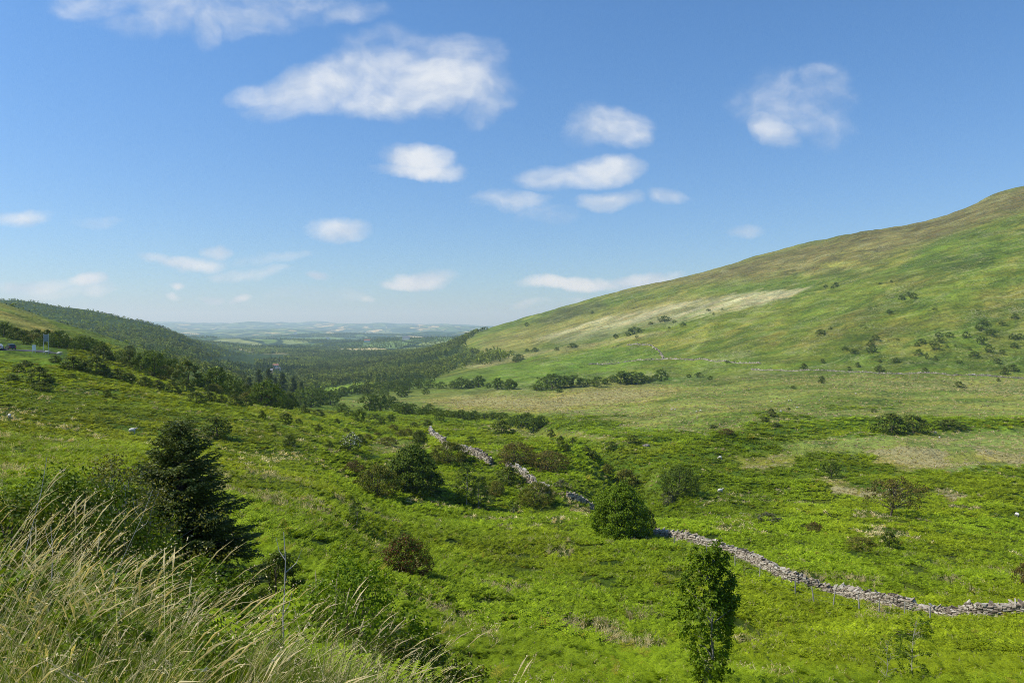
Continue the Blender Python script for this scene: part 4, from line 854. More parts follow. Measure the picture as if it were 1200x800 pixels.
bn = fbm(sx_ / 6, sy_ / 6, 501, 4); bn2 = fbm(sx_ / 28, sy_ / 28, 502, 3); bn3 = fbm(sx_ / 2.2, sy_ / 2.2, 503, 2)
keep = (wallm > 0.62) & ~pale & (bn3 > 0.30) & (S1 + 0.25 * (bn - .5) < 0.40) & ~((sy_ < 9) & (uu > 400)) & ~((sy_ > 185) & (uu < 80))
VI = VISM[np.interp(np.clip(uu, ug[0], ug[-1]), ug, ui).astype(int), np.clip(((np.log(sy_) - lg[0]) / 0.0085).astype(int) , 0, len(lg) - 1)]
keep &= VI | (sy_ < 60)
x, y = sx_[keep], sy_[keep]; n = len(x); bn, bn2, uk_ = bn[keep], bn2[keep], uu[keep]; print('bracken', n)
sc = (0.35 + 1.0 * bn + 0.75 * (bn3[keep] - .36)) * rc.uniform(.7, 1.25, n) * (0.82 + sstep(60, 400, y) * 1.5); sc *= np.where(y < 14, 1.1, 1)
leftmeadow = (1 - sstep(330, 460, uk_)) * sstep(60, 90, y)
zs = sc * (1 - 0.45 * leftmeadow) * (1 - 0.35 * sstep(120, 350, y))
tn = np.ones((n, 3)) * (0.70 + 0.62 * bn)[:, None] * rc.uniform(.88, 1.15, (n, 1)) * (0.62 + 0.84 * fbm(x / 34, y / 34, 505, 3))[:, None]
yel = sstep(.46, .62, bn2)[:, None]; tn = tn * (1 - yel) + tn * yel * np.array([[1.10, 1.0, .9]])
tn *= 1 - leftmeadow[:, None] * (1 - np.array([[1.04, .95, .9]]))
old = (rc.uniform(0, 1, n) < 0.014)[:, None]; tn = np.where(old, np.array([[1.35, .9, 2.2]]), tn)
var = np.where(y < 42, rc.randint(0, 2, n), np.where(y < 110, rc.randint(2, 4, n), rc.randint(4, 6, n)))
scatter('bracken', np.stack([x, y, H(x, y) - 0.04 * sc], 1), normals_rot(x, y, n), np.stack([sc * 1.1, sc * 1.1, zs], 1), tn, var, BR, label='bright green bracken covering the near slope and valley side', cat='bracken')
# grass tufts: green between the ferns, bleached where the ground is strawy
GT = [tuft(420, 46, .55, .38, .022, ['blade', 'straw', 'seed'], .10), tuft(421, 40, .5, .42, .03, ['blade', 'straw', 'seed'], .06), tuft(422, 44, .55, .35, .025, ['straw', 'straw', 'seed'], .2), tuft(423, 40, .45, .4, .035, ['straw', 'blade', 'seed'], .1),
      tuft(424, 26, .55, .6, .10, ['straw', 'blade', 'seed'], 0, segs=2), tuft(425, 26, .5, .6, .10, ['blade', 'straw', 'seed'], 0, segs=2)]
gx_, gy_ = region(-90, 1290, 5.5, 640, lambda y: 0.55 if y < 60 else 0.55 + (y - 60) * 0.0065)
uu = CX + F * gx_ / gy_; S1 = lookup(S_, gx_, gy_); T1 = lookup(T_, gx_, gy_); pale = T1[:, 0] > 0.135
bn = fbm(gx_ / 5, gy_ / 5, 511, 4); VI = VISM[np.interp(np.clip(uu, ug[0], ug[-1]), ug, ui).astype(int), np.clip(((np.log(gy_) - lg[0]) / 0.0085).astype(int), 0, len(lg) - 1)]
wm = np.full(len(gx_), 9.0)
for P in WALLS[:4]: wm = np.minimum(wm, polydist(gx_, gy_, P))
pr = np.where(S1 > .35, .9, np.where(pale, .35, np.where(gy_ < 120, .10, .2))) * np.where((uu < 90) & (gy_ > 185), 0, 1)
keep = (rc.uniform(0, 1, len(gx_)) < pr) & (VI | (gy_ < 60)) & (wm > .7) & ~((gy_ < 9) & (uu > 400))
x, y, S1, bn, pale = gx_[keep], gy_[keep], S1[keep], bn[keep], pale[keep]; n = len(x); print('tufts', n)
strawy = rc.uniform(0, 1, n) < np.clip(S1 * 1.3 + .02 + pale * .45, 0, .9)
var = np.where(y < 90, np.where(strawy, rc.randint(2, 4, n), rc.randint(0, 2, n)), np.where(strawy, 4, 5))
sc = rc.uniform(.7, 1.35, n) * (0.9 + sstep(60, 500, y) * 1.5); zs = sc * np.where(y > 150, .55, .95)
tn = np.ones((n, 3)) * (0.7 + 0.55 * bn)[:, None] * rc.uniform(.8, 1.2, (n, 1)); tn *= np.where((pale & ~strawy)[:, None], np.array([[1.9, 1.45, 4.0]]), 1) * np.where((strawy & (y < 120))[:, None], 1.3, 1)
scatter('grass_tufts', np.stack([x, y, H(x, y) - .03], 1), normals_rot(x, y, n), np.stack([sc, sc, zs], 1), tn, var, GT, label='green and bleached grass tufts among the bracken and over the moor', cat='grass')
# tall wind-blown grass on the bank of the road
TG = [tuft(430, 50, .85, .34, .011, ['blade', 'straw', 'seed'], .003, .22, 5), tuft(431, 44, .8, .40, .013, ['blade', 'straw', 'seed'], .003, .28, 5), tuft(432, 40, .95, .22, .006, ['straw', 'blade', 'seed'], .035, .34, 5), tuft(433, 34, .98, .26, .006, ['blade', 'straw', 'seed'], .02, .30, 5), tuft(434, 30, .6, .4, .016, ['blade', 'blade', 'seed'], 0, .1, 4)]
n = 4600; y = np.sqrt(rc.uniform(1.7 ** 2, 6.8 ** 2, n)); u = rc.uniform(-190, 700, n); x = (u - CX) / F * y
hf = np.interp(u, [-100, 0, 120, 260, 340, 430, 520, 600, 680], [.86, .78, .62, .52, .48, .42, .36, .28, .15])
bn = fbm(x / .9, y / .9, 521, 3)
keep = (rc.uniform(0, 1, n) < np.interp(u, [300, 480, 620, 690], [1, .75, .4, .1])); x, y, u, hf, bn = x[keep], y[keep], u[keep], hf[keep], bn[keep]; n = len(x)
st = rc.uniform(0, 1, n) < (0.10 + 0.28 * sstep(.5, .62, bn)); var = np.where(st, rc.randint(2, 4, n), np.where(rc.uniform(0, 1, n) < .2, 4, rc.randint(0, 2, n)))
sc = hf * rc.uniform(.75, 1.15, n) * (0.45 + 1.1 * bn); wd = np.full(n, .8)
tn = np.ones((n, 3)) * rc.uniform(.7, 1.2, (n, 1)) * np.where(st[:, None], 1, np.array([[1.0, 1.0, 1.0]]))
m_ = 300; y2 = np.sqrt(rc.uniform(2.2 ** 2, 6.5 ** 2, m_)); u2 = np.where(rc.uniform(0, 1, m_) < .5, rc.uniform(-120, 200, m_), rc.uniform(-120, 640, m_)); x2 = (u2 - CX) / F * y2
h2 = np.interp(u2, [-100, 0, 120, 260, 340, 430, 520, 600, 680], [1.02, .98, .78, .62, .60, .54, .46, .38, .3]) * rc.uniform(.75, 1.12, m_)
TG += [tuft(440 + j, 3, 1.0, .25, .006, ['straw', 'straw', 'seed'], 1.0, .42, 7, spike=.2) for j in range(3)]
x, y = np.r_[x, x2], np.r_[y, y2]; sc = np.r_[sc, h2]; wd = np.r_[wd, np.full(m_, 1.0)]; var = np.r_[var, 5 + rc.randint(0, 3, m_)]; tn = np.r_[tn, np.ones((m_, 3)) * rc.uniform(.9, 1.25, (m_, 1))]; n += m_
scatter('tall_grass', np.stack([x, y, H(x, y) - .03], 1), np.stack([rc.normal(0, .1, n), rc.normal(.04, .18, n), rc.normal(-.15, 1.5, n)], 1), np.stack([wd, wd, sc], 1), tn, var, TG, label='tall green and straw-coloured seeding grass on the near bank', cat='grass')
# ------------------------------------------------------------------ plants close to the road
cf = conifer(500, 5.3, 5.1, 0.135, 9, 0.085, 0.032)
Y = 20.0; u = 212; x = (u - CX) / F * Y; z = float(H(x, Y))
e = empty('spruce_tree', (x, Y, z - .1), .4, label='dark green young spruce standing over scrub at the lower left', cat='tree'); obj('trunk', cf[0], e); obj('crown', cf[1], e)
def near(mesh_pair, nm, u, Y, label, cat, rz=0.0, dz=0.0, s=1.0):
    x = (u - CX) / F * Y; z = float(H(x, Y)) + dz
    e = empty(nm, (x, Y, z), rz, label=label, cat=cat); e.scale = (s, s, s); obj('trunk', mesh_pair[0], e); obj('crown', mesh_pair[1], e); return e
near(grow(510, 6.4, 2.15, .3, 'column', 360, 42, .125, ['leaf_bright', 'leaf_mid'], 'pale_bark', limb=40, crad=.105, trunk=.011, blossom=.35, rag=.75), 'birch_tree', 831, 31.5, 'slender dense green birch rising from the bracken at the bottom right of centre', 'tree')
near(grow(511, 3.7, 1.7, .7, 'column', 60, 28, .085, ['leaf_mid', 'leaf_bright'], 'pale_bark', limb=26, crad=.10, trunk=.008, blossom=.4), 'birch_tree', 1072, 36, 'thin sparse young birch right of the slender dense one, taller of two', 'tree')
near(grow(512, 2.5, 1.3, .4, 'column', 40, 22, .075, ['leaf_mid', 'leaf_bright'], 'pale_bark', limb=20, crad=.11, trunk=.008, blossom=.4), 'birch_tree', 1040, 35, 'thin sparse young birch at the bottom edge, shorter of two', 'tree')
near(grow(513, 2.05, 1.75, .25, 'dome', 230, 34, .042, ['leaf_bright', 'leaf_bright'], 'bark', limb=60, crad=.085, trunk=.009, blossom=.4, stems=7, rag=.6), 'willow_sapling', 412, 8.8, 'pale green leafy sapling with many fine stems behind the tall grass', 'shrub')
near(grow(514, 3.3, 3.2, .3, 'dome', 200, 44, .05, ['leaf_olive', 'leaf_grey'], 'pale_bark', limb=90, crad=.09, trunk=.008, blossom=.3, stems=8, rag=.7), 'willow_shrub', 135, 13.5, 'open twiggy grey green shrub in front of the spruce on its left', 'shrub')
near(grow(515, 2.6, 3.6, .1, 'dome', 240, 70, .065, ['leaf_mid', 'leaf_dark'], 'bark', limb=40, crad=.09, stems=5), 'bramble_shrub', 60, 12.0, 'dense dark green leafy bush at the left edge behind the tall grass', 'shrub')
near(grow(516, 1.7, 2.6, .05, 'dome', 150, 60, .06, ['leaf_bright', 'leaf_mid'], 'bark', limb=30, crad=.09, stems=5, blossom=.4), 'bramble_shrub', 232, 12.5, 'bright green leafy bush at the foot of the spruce', 'shrub')
near(grow(517, 1.5, 2.2, .05, 'dome', 120, 60, .06, ['leaf_mid', 'leaf_dark'], 'bark', limb=30, crad=.09, stems=5, blossom=.4), 'bramble_shrub', 150, 10.0, 'mid green leafy bush between tall grass and the twiggy shrub', 'shrub')
near(grow(518, 1.9, 2.6, .05, 'dome', 120, 60, .06, ['leaf_mid', 'leaf_olive'], 'bark', limb=30, crad=.09, stems=5, blossom=.3), 'bramble_shrub', -15, 10.5, 'leafy bush cut by the left edge of the view', 'shrub')
for i_, (u_, Y_, h_) in enumerate([(20, 6.4, 1.1), (95, 5.6, .95), (62, 7.2, 1.2), (150, 6.6, 1.0), (205, 7.0, 1.1), (250, 6.2, .9), (285, 7.4, 1.1), (120, 8.0, 1.3), (190, 8.6, 1.3), (-40, 6.8, 1.2), (345, 7.2, .9), (40, 5.0, .8), (235, 8.8, 1.3), (310, 9.5, 1.2), (130, 3.9, .62), (30, 4.3, .8), (215, 4.4, .62), (300, 4.6, .6), (75, 3.6, .6), (380, 4.8, .5), (260, 3.7, .5), (450, 5.2, .5), (170, 5.1, .75), (-20, 3.8, .7), (340, 3.9, .45)]):
    if i_ == 0: HP = [grow(530 + j, 1.0, .9, .05, 'dome', 60, 24, .05, ['leaf_bright', 'leaf_mid'], 'bark', limb=20, crad=.12, trunk=.01, blossom=.4, stems=5, rag=.6) for j in range(3)]
    e = near(HP[i_ % 3], 'leafy_plant', u_, Y_, 'leafy green plant growing up through the tall bank grass', 'plant', rz=i_ * 1.3, s=h_); e['group'] = 'leafy plants in the bank grass'
near(grow(519, 1.7, 2.4, .05, 'dome', 200, 60, .055, ['leaf_bright', 'leaf_mid'], 'bark', limb=30, crad=.09, stems=5, blossom=.4), 'bramble_shrub', 372, 11.0, 'low bright leafy bush between the forked dead stem and the pale sapling', 'shrub')
near(grow(520, 1.2, 2.2, .05, 'dome', 160, 50, .05, ['leaf_mid', 'leaf_olive'], 'bark', limb=30, crad=.09, stems=5, blossom=.4), 'bramble_shrub', 468, 9.0, 'low leafy bush at the bottom edge right of the pale sapling', 'shrub')
near(grow(521, 3.0, 4.2, .05, 'dome', 300, 60, .07, ['leaf_mid', 'leaf_dark'], 'bark', limb=40, crad=.085, stems=6, blossom=.5), 'bramble_shrub', 118, 17.5, 'large dark green thicket joined to the left side of the spruce', 'shrub')
# bleached dead stems
def dead(u, Y, h, lean, label, fork=True, r=.011):
    r *= .65
    x = (u - CX) / F * Y; z = float(H(x, Y)); q = Q(); k = np.linspace(0, 1, 8)
    P = np.stack([lean * h * k ** 1.3 + .012 * np.sin(k * 9), .01 * np.cos(k * 7), h * k], 1); q.tube(P, np.linspace(r, r * .35, 8), 7)
    if fork:
        for s_, a in ((.8, .14), (.86, -.10), (.6, .07)):
            b = np.array([np.interp(s_, k, P[:, i]) for i in range(3)]); q.tube([b, b + (a * .5, .02, .06), b + (a * .75, .03, .15)], [r * .5, r * .35, r * .15], 5)
    o = obj('dead_stem', q.mesh('dead_stem', [M['dead_wood']]), loc=(x, Y, z)); tag(o, label, 'dead stem')
dead(336, 5.0, 1.38, -.02, 'tall bleached bare stem with a forked tip right of the grass bank')
dead(64, 5.4, 1.25, -.03, 'bleached dead stem standing among the tall grass at the left', True, .010)
dead(8, 4.6, 1.5, .16, 'long thin bleached stem leaning right at the left edge', False, .006)
dead(290, 6.0, 1.2, .25, 'thin dry stem leaning right in front of the bright bush', False, .005)
dead(92, 5.0, 1.45, .34, 'thin dry stem slanting far right above the tall grass', True, .005)

# ------------------------------------------------------------------ road on the left slope
M['asphalt'] = plain_material('asphalt', (0.06, 0.06, 0.062), 0.85, .2, 4, .3)
rp = [W(-420, 192), W(-200, 194), W(-60, 198), W(10, 203), W(45, 209), W(66, 218)]
x, y = resample(rp, 3.0); tx, ty = np.gradient(x), np.gradient(y); L_ = np.hypot(tx, ty); nx, ny = -ty / L_, tx / L_
zc = H(x, y); zl = np.maximum(np.maximum(H(x + nx * 3.2, y + ny * 3.2), H(x - nx * 3.2, y - ny * 3.2)), zc) + .10; zl = np.convolve(np.pad(zl, 4, 'edge'), np.ones(9) / 9, 'valid') + .12
V = []; n = len(x)
zl = zc + .12
for w_, dz in ((-3.4, -.6), (-3.2, .12), (3.2, .12), (3.4, -.6)): V.append(np.stack([x + nx * w_, y + ny * w_, H(x + nx * w_, y + ny * w_) + dz], 1))
V = np.concatenate(V); qs = [(j * n + i, j * n + i + 1, (j + 1) * n + i + 1, (j + 1) * n + i) for j in range(3) for i in range(n - 1)]
tag(obj('road', mesh_from('road', V, np.array(qs), [M['asphalt']])), kind='structure')
def road_at(u, off=0.0):
    i = int(np.argmin(np.abs(CX + F * x / y - u))); return x[i] + nx[i] * off, y[i] + ny[i] * off, zl[i], math.atan2(ty[i], tx[i])

# ------------------------------------------------------------------ cars
M['glass'] = plain_material('glass', (0.03, 0.035, 0.04), 0.08, .1, 2, .8)
M['tyre'] = plain_material('tyre', (0.025, 0.025, 0.025), 0.9, .1, 5, .2)
M['rim'] = plain_material('rim', (0.5, 0.5, 0.5), .3, .1, 5, .5, metal=.8)
M['red_lamp'] = plain_material('red_lamp', (0.65, 0.02, 0.02), .25, .1, 5, .5)
M['white_lamp'] = plain_material('white_lamp', (0.85, 0.85, 0.85), .2, .05, 5, .6)
def prism(q, prof, w0, w1f, mi=0):
    """profile in x,z swept across y; w1f gives half width at each profile point"""
    n = len(prof); V = []
    for s_ in (-1, 1):
        for (px_, pz_), hw in zip(prof, w1f): V.append((px_, s_ * hw, pz_))
    q.add(V, [(i, (i + 1) % n, n + (i + 1) % n, n + i) for i in range(n)], mi)
    h_ = n // 2
    for s_ in (0, n):
        for i in range(h_ - 1): q.add([V[s_ + i], V[s_ + i + 1], V[s_ + n - 2 - i], V[s_ + n - 1 - i]], [(0, 1, 2, 3)], mi)
def car(u, off, colour, label, flip=0.0, h=1.5, ln=4.3):
    px_, py_, pz_, rz = road_at(u, off); mt = plain_material(colour[0] + '_paint', colour[1], .25, .05, 2, .6)
    e = empty('car', (px_, py_, pz_), rz + flip, label=label, cat='car', group=None); s_ = ln / 4.3
    q = Q(); prof = [(-2.1, .35), (-2.15, .75), (-2.05, .95), (-.9, .95), (.9, .93), (1.9, .80), (2.12, .62), (2.12, .35), (1.0, .25), (-1.0, .25)]
    prism(q, [(a * s_, b) for a, b in prof], 0, [.82, .86, .86, .88, .88, .84, .78, .8, .84, .84]); obj('body', q.mesh('body', [mt]), e)
    q = Q(); prof = [(-2.0, .93), (-1.75, h - .06), (-1.2, h), (-.2, h), (.25, h - .05), (1.0, .93)]; prism(q, [(a * s_, b) for a, b in prof], 0, [.80, .66, .62, .62, .66, .80]); obj('roof', q.mesh('roof', [mt]), e)
    q = Q()
    q.add([(-2.04 * s_, -.62, 1.0), (-2.04 * s_, .62, 1.0), (-1.83 * s_, .56, h - .14), (-1.83 * s_, -.56, h - .14)], [(0, 1, 2, 3)]); obj('rear_window', q.mesh('rear_window', [M['glass']]), e)
    q = Q(); q.add([(1.03 * s_, -.68, .99), (1.03 * s_, .68, .99), (.38 * s_, .60, h - .12), (.38 * s_, -.60, h - .12)], [(3, 2, 1, 0)]); obj('windscreen', q.mesh('windscreen', [M['glass']]), e)
    for sy in (-1, 1):
        q = Q(); q.add([(-1.7 * s_, sy * .81, 1.0), (.8 * s_, sy * .81, 1.0), (.15 * s_, sy * .70, h - .12), (-1.5 * s_, sy * .70, h - .12)], [(0, 1, 2, 3)]); obj('side_window', q.mesh('side_window', [M['glass']]), e)
        q = Q(); q.box((-2.13 * s_, sy * .68, .80), (.08, .26, .22)); obj('tail_light', q.mesh('tail_light', [M['red_lamp']]), e)
        q = Q(); q.box((2.06 * s_, sy * .62, .68), (.12, .30, .14)); obj('headlight', q.mesh('headlight', [M['white_lamp']]), e)
        for wx in (-1.3, 1.32):
            q = Q(); q.tube([(wx * s_, sy * .70, .32), (wx * s_, sy * .72, .32), (wx * s_, sy * .90, .32)], [.10, .32, .32], 16); q.tube([(wx * s_, sy * .90, .32), (wx * s_, sy * .905, .32)], [.32, .20], 16)
            wh = obj('wheel', q.mesh('wheel', [M['tyre']]), e); q = Q(); q.tube([(wx * s_, sy * .906, .32), (wx * s_, sy * .915, .32)], [.20, .01], 12); obj('rim', q.mesh('rim', [M['rim']]), wh)
    return e
car(5.5, .9, ('black', (.02, .02, .022)), 'black car with red tail lights on the hillside road at the left edge', flip=math.pi / 2 - .1)
car(-1.5, -1.2, ('white', (.8, .8, .8)), 'white car on the hillside road cut by the left edge of the photo', flip=math.pi / 2 - .1)
car(10.5, 2.5, ('blue', (.05, .06, .09)), 'dark blue grey car on the hillside road right of the black one', flip=math.pi / 2 + .1)
# ------------------------------------------------------------------ road signs seen from behind
M['galv'] = plain_material('galvanised', (.50, .53, .55), .45, .1, 4, .4, metal=.3)
M['white_board'] = plain_material('white_board', (.80, .80, .78), .5, .04, 4, .4)
M['sign_back'] = plain_material('sign_back', (.20, .23, .24), .5, .1, 4, .4)
px_, py_, pz_, rz = road_at(34.5, -4.6); pz_ = float(H(px_, py_))
e = empty('road_sign', (px_, py_, pz_), .1, label='tall grey road sign on two posts beside the hillside road', cat='road sign')
for s_ in (-.62, .62):
    q = Q(); q.tube([(s_, 0, -.3), (s_, 0, 5.4)], .07, 10); q.box((s_, 0, 5.41), (.15, .15, .03)); obj('post', q.mesh('post', [M['galv']]), e)
q = Q(); q.box((0, -.09, 4.3), (1.25, .03, 1.9)); obj('panel', q.mesh('panel', [M['sign_back']]), e)
q = Q()
for zz in (3.3, 3.9, 4.5, 5.1): q.box((0, -.125, zz), (1.42, .04, .07))
obj('brace', q.mesh('brace', [M['galv']]), e)
px_, py_, pz_, rz = road_at(31.5, -5.8); pz_ = float(H(px_, py_))
e = empty('notice_board', (px_, py_, pz_), .05, label='small plain white board just left of the tall road sign', cat='sign')
q = Q(); q.box((0, 0, 1.35), (1.1, .06, 1.5)); q.box((0, 0, 2.12), (1.16, .10, .05)); obj('panel', q.mesh('panel', [M['white_board']]), e)
for s_ in (-.4, .4): q = Q(); q.tube([(s_, .06, -.3), (s_, .06, 1.9)], .04, 8); obj('post', q.mesh('post', [M['galv']]), e)

# ------------------------------------------------------------------ sheep
M['fleece'] = plain_material('fleece', (.66, .63, .55), .95, .12, 9, .1, bump=.02)
M['sheep_face'] = plain_material('sheep_face', (.45, .42, .36), .9, .1, 9, .1)
def sheep_mesh(graze):
    q = Q(); t = np.linspace(0, 1, 9); r = .27 * np.sqrt(np.clip(1 - (2 * t - 1) ** 2, 0.02, 1)) ** .7
    q.tube(np.stack([-.48 + .96 * t, 0 * t, .62 + .03 * np.sin(t * 3)], 1), r * (1 + .06 * np.sin(t * 20)), 12)
    if graze: nk = [(.38, 0, .62), (.60, 0, .45), (.72, 0, .25), (.80, 0, .12)]
    else: nk = [(.36, 0, .68), (.55, 0, .85), (.66, 0, .90), (.82, 0, .82)]
    q.tube(nk, [.17, .12, .095, .045], 8, 1)
    hd = np.array(nk[2])
    for s_ in (-1, 1): q.tube([hd + (0, s_ * .06, .03), hd + (-.03, s_ * .17, .02)], [.03, .012], 5, 1)
    for a in (-.33, .33):
        for s_ in (-.13, .13): q.tube([(a, s_, .5), (a + .02, s_, .28), (a, s_, .02)], [.075, .04, .032], 6, 1)
    q.tube([(-.46, 0, .68), (-.54, 0, .45)], [.05, .025], 5)
    return q.mesh('sheep', [M['fleece'], M['sheep_face']], True)
SM = [sheep_mesh(True), sheep_mesh(False)]
def sheep(u, v, label, group=None, s=1.0, rz=None):
    x_, y_, z_ = spot(u, v); o = obj('sheep', SM[rs.randint(2)], loc=(x_, y_, z_)); o.scale = (s,) * 3; o.rotation_euler = (0, 0, rs.uniform(0, 6.28) if rz is None else rz); tag(o, label, 'sheep', group); return o
sheep(155, 508, 'white sheep lying low on the left meadow above the spruce', s=1.0, rz=.2)
sheep(11, 490, 'white sheep on the left meadow near the left edge', s=.8)
sheep(55, 415, 'white sheep by the road right of the road sign', s=1.1); sheep(69, 417, 'white sheep at the head of the shrub line right of the road sign', s=1.2, rz=0)
sheep(844, 578, 'white sheep in bracken between the leaning hawthorn and the small lone one', s=1.1, rz=.3)
sheep(1192, 606, 'white sheep at the right edge above the near stone wall', s=.9)
for u, v in [(844,538),(816,483),(821,482),(791,481),(787,481),(920,466),(924,470),(927,470),(934,478),(915,483),(904,471),(1096,508),(1101,514),(700,462),(722,466),(960,470),(1003,462)]:
    sheep(u, v, 'white sheep grazing on the pale valley floor', 'sheep grazing on the valley floor', s=.95)
# pinkish boulders
def rock(u, v, w_, h_, label):
    x_, y_, z_ = spot(u, v); rng = np.random.RandomState(int(u)); bm_th = np.linspace(0, math.pi, 8); V = []; 
    for i, a in enumerate(bm_th):
        for j in range(12):
            b = j * math.pi / 6; d = np.array([math.sin(a) * math.cos(b), math.sin(a) * math.sin(b), math.cos(a)]); r_ = .75 + .5 * float(vnoise(d[0] * 2 + u, d[1] * 2 + d[2] * 2, 9)); V.append(d * r_)
    V = np.array(V) * np.array([w_, w_ * .7, h_]) / 2 * y_ / F
    q = Q(); q.add(V, [(i * 12 + j, (i + 1) * 12 + j, (i + 1) * 12 + (j + 1) % 12, i * 12 + (j + 1) % 12) for i in range(7) for j in range(12)])
    o = obj('boulder', q.mesh('boulder', [M['stone']]), loc=(x_, y_, z_)); tag(o, label, 'rock')
rock(871, 603, 11, 5, 'brown boulder in the bracken above the grey scrub'); rock(765, 591, 9, 6, 'grey boulder left of the grey scrub under the leaning hawthorn'); rock(757, 522, 9, 4, 'brown boulder on the bank of the ravine'); rock(845, 632, 4, 4, 'tan stone in the bracken just beyond the near wall')

# ------------------------------------------------------------------ far houses
M['render_wall'] = plain_material('white_render', (.72, .68, .62), .8, .06, 1, .2); M['brick_wall'] = plain_material('pink_brick', (.42, .28, .23), .85, .15, 1, .2)
M['slate'] = plain_material('slate', (.14, .14, .155), .7, .15, 1, .3); M['tile'] = plain_material('tile', (.33, .16, .10), .8, .15, 1, .3); M['pane'] = plain_material('pane', (.05, .06, .07), .15, .1, 1, .6)
def house(u, v, L_, D_, h_, wall, roof, rz, label):
    x_, y_, z_ = spot(u, v); z_ += .2; e = empty('house', (x_, y_, z_), rz, label=label, cat='house')
    q = Q(); q.box((0, 0, h_ / 2 - 1.0), (L_, D_, h_ + 2))
    for s_ in (-1, 1): q.add([(s_ * L_ / 2, -D_ / 2, h_), (s_ * L_ / 2, D_ / 2, h_), (s_ * L_ / 2, 0.01, h_ + D_ * .38), (s_ * L_ / 2, -0.01, h_ + D_ * .38)], [(0, 1, 2, 3)])
    obj('wall', q.mesh('wall', [M[wall]]), e)
    q = Q(); o_ = .35
    for s_ in (-1, 1):
        a = np.array([(-L_ / 2 - o_, s_ * (D_ / 2 + o_), h_ - o_ * .7), (L_ / 2 + o_, s_ * (D_ / 2 + o_), h_ - o_ * .7), (L_ / 2 + o_, 0, h_ + D_ * .38 + .05), (-L_ / 2 - o_, 0, h_ + D_ * .38 + .05)]); q.add(np.concatenate([a, a + (0, 0, .25)]), [(0, 1, 2, 3), (4, 5, 6, 7), (0, 1, 5, 4), (1, 2, 6, 5), (3, 0, 4, 7)])
    rf_ = obj('roof', q.mesh('roof', [M[roof]]), e)
    q = Q(); q.box((L_ * .35, 0, h_ + D_ * .38 + .7), (1.0, .9, 1.8)); q.box((L_ * .35, 0, h_ + D_ * .38 + 1.65), (1.15, 1.05, .12)); obj('chimney', q.mesh('chimney', [M[wall]]), rf_)
    for i in (-.33, 0, .33):
        for zz in (1.6, 4.2):
            if zz + .7 < h_: q = Q(); q.box((i * L_, -D_ / 2 - .02, zz), (1.3, .06, 1.3)); obj('window', q.mesh('window', [M['pane']]), e)
HOUSES = [(323, 431, 12, 8, 6, 'render_wall', 'tile', .3, 'pale house with a reddish roof among the trees below the left hill, upper one'), (319, 437, 9, 7, 5.5, 'brick_wall', 'slate', -.5, 'pinkish house among the trees below the left hill, lower one'), (326, 435, 9, 7, 5, 'render_wall', 'slate', .1, 'small white house right of the pinkish one'),
          (384, 397, 34, 18, 11, 'render_wall', 'slate', .1, 'white farmhouse far out on the plain left of centre'), (476, 398, 36, 18, 11, 'render_wall', 'slate', -.1, 'white farmhouse far out on the plain under the wooded shoulder'), (430, 401, 32, 16, 10, 'render_wall', 'tile', .2, 'pale farm building in the middle of the plain'), (346, 391, 40, 20, 12, 'render_wall', 'slate', 0, 'white farm on the far plain above the pinkish house')]
for h_ in HOUSES: house(*h_)
# ------------------------------------------------------------------ summer haze: a real, very thin scattering volume over the whole country
HAZE = 7.5e-5
m, g = newmat('haze')
vs = g.new('ShaderNodeVolumeScatter'); vs.inputs['Color'].default_value = (0.55, 0.78, 1.0, 1); vs.inputs['Density'].default_value = HAZE; vs.inputs['Anisotropy'].default_value = 0.2
o = g.new('ShaderNodeOutputMaterial'); g.nt.links.new(vs.outputs[0], o.inputs['Volume'])
q = Q(); q.box((0, 11500, -40), (60000, 33000, 960)); hz = tag(obj('haze', q.mesh('haze', [m])), kind='structure')
SKY_STRENGTH = 0.1; SKY_TINT = (0.72, 1.08, 1.38); SUN_POWER = 5.0
# ------------------------------------------------------------------ sky, sun, camera
SUN_AZ = R(-94)      # measured from straight ahead, negative = left
SUN_EL = R(50)
sd = (math.sin(SUN_AZ) * math.cos(SUN_EL), math.cos(SUN_AZ) * math.cos(SUN_EL), math.sin(SUN_EL))
w = bpy.data.worlds.new('World'); scene.world = w; w.use_nodes = True
g = N(w.node_tree)
sky = g.new('ShaderNodeTexSky', sky_type='NISHITA'); sky.sun_disc = False
sky.sun_elevation = SUN_EL; sky.sun_rotation = SUN_AZ
sky.altitude = 400; sky.air_density = 1.0; sky.dust_density = 0.6; sky.ozone_density = 2.2
dirv = g.new('ShaderNodeTexCoord').outputs['Generated']
s3 = g.new('ShaderNodeSeparateXYZ'); g.put(s3.inputs[0], dirv)
yy = g.m('MAXIMUM', s3.outputs[1], 0.02)
cu = g.m('DIVIDE', s3.outputs[0], yy); cv = g.m('DIVIDE', s3.outputs[2], yy)
cvec = g.new('ShaderNodeCombineXYZ'); g.put(cvec.inputs[0], cu); g.put(cvec.inputs[1], cv)
P0 = cvec.outputs[0]
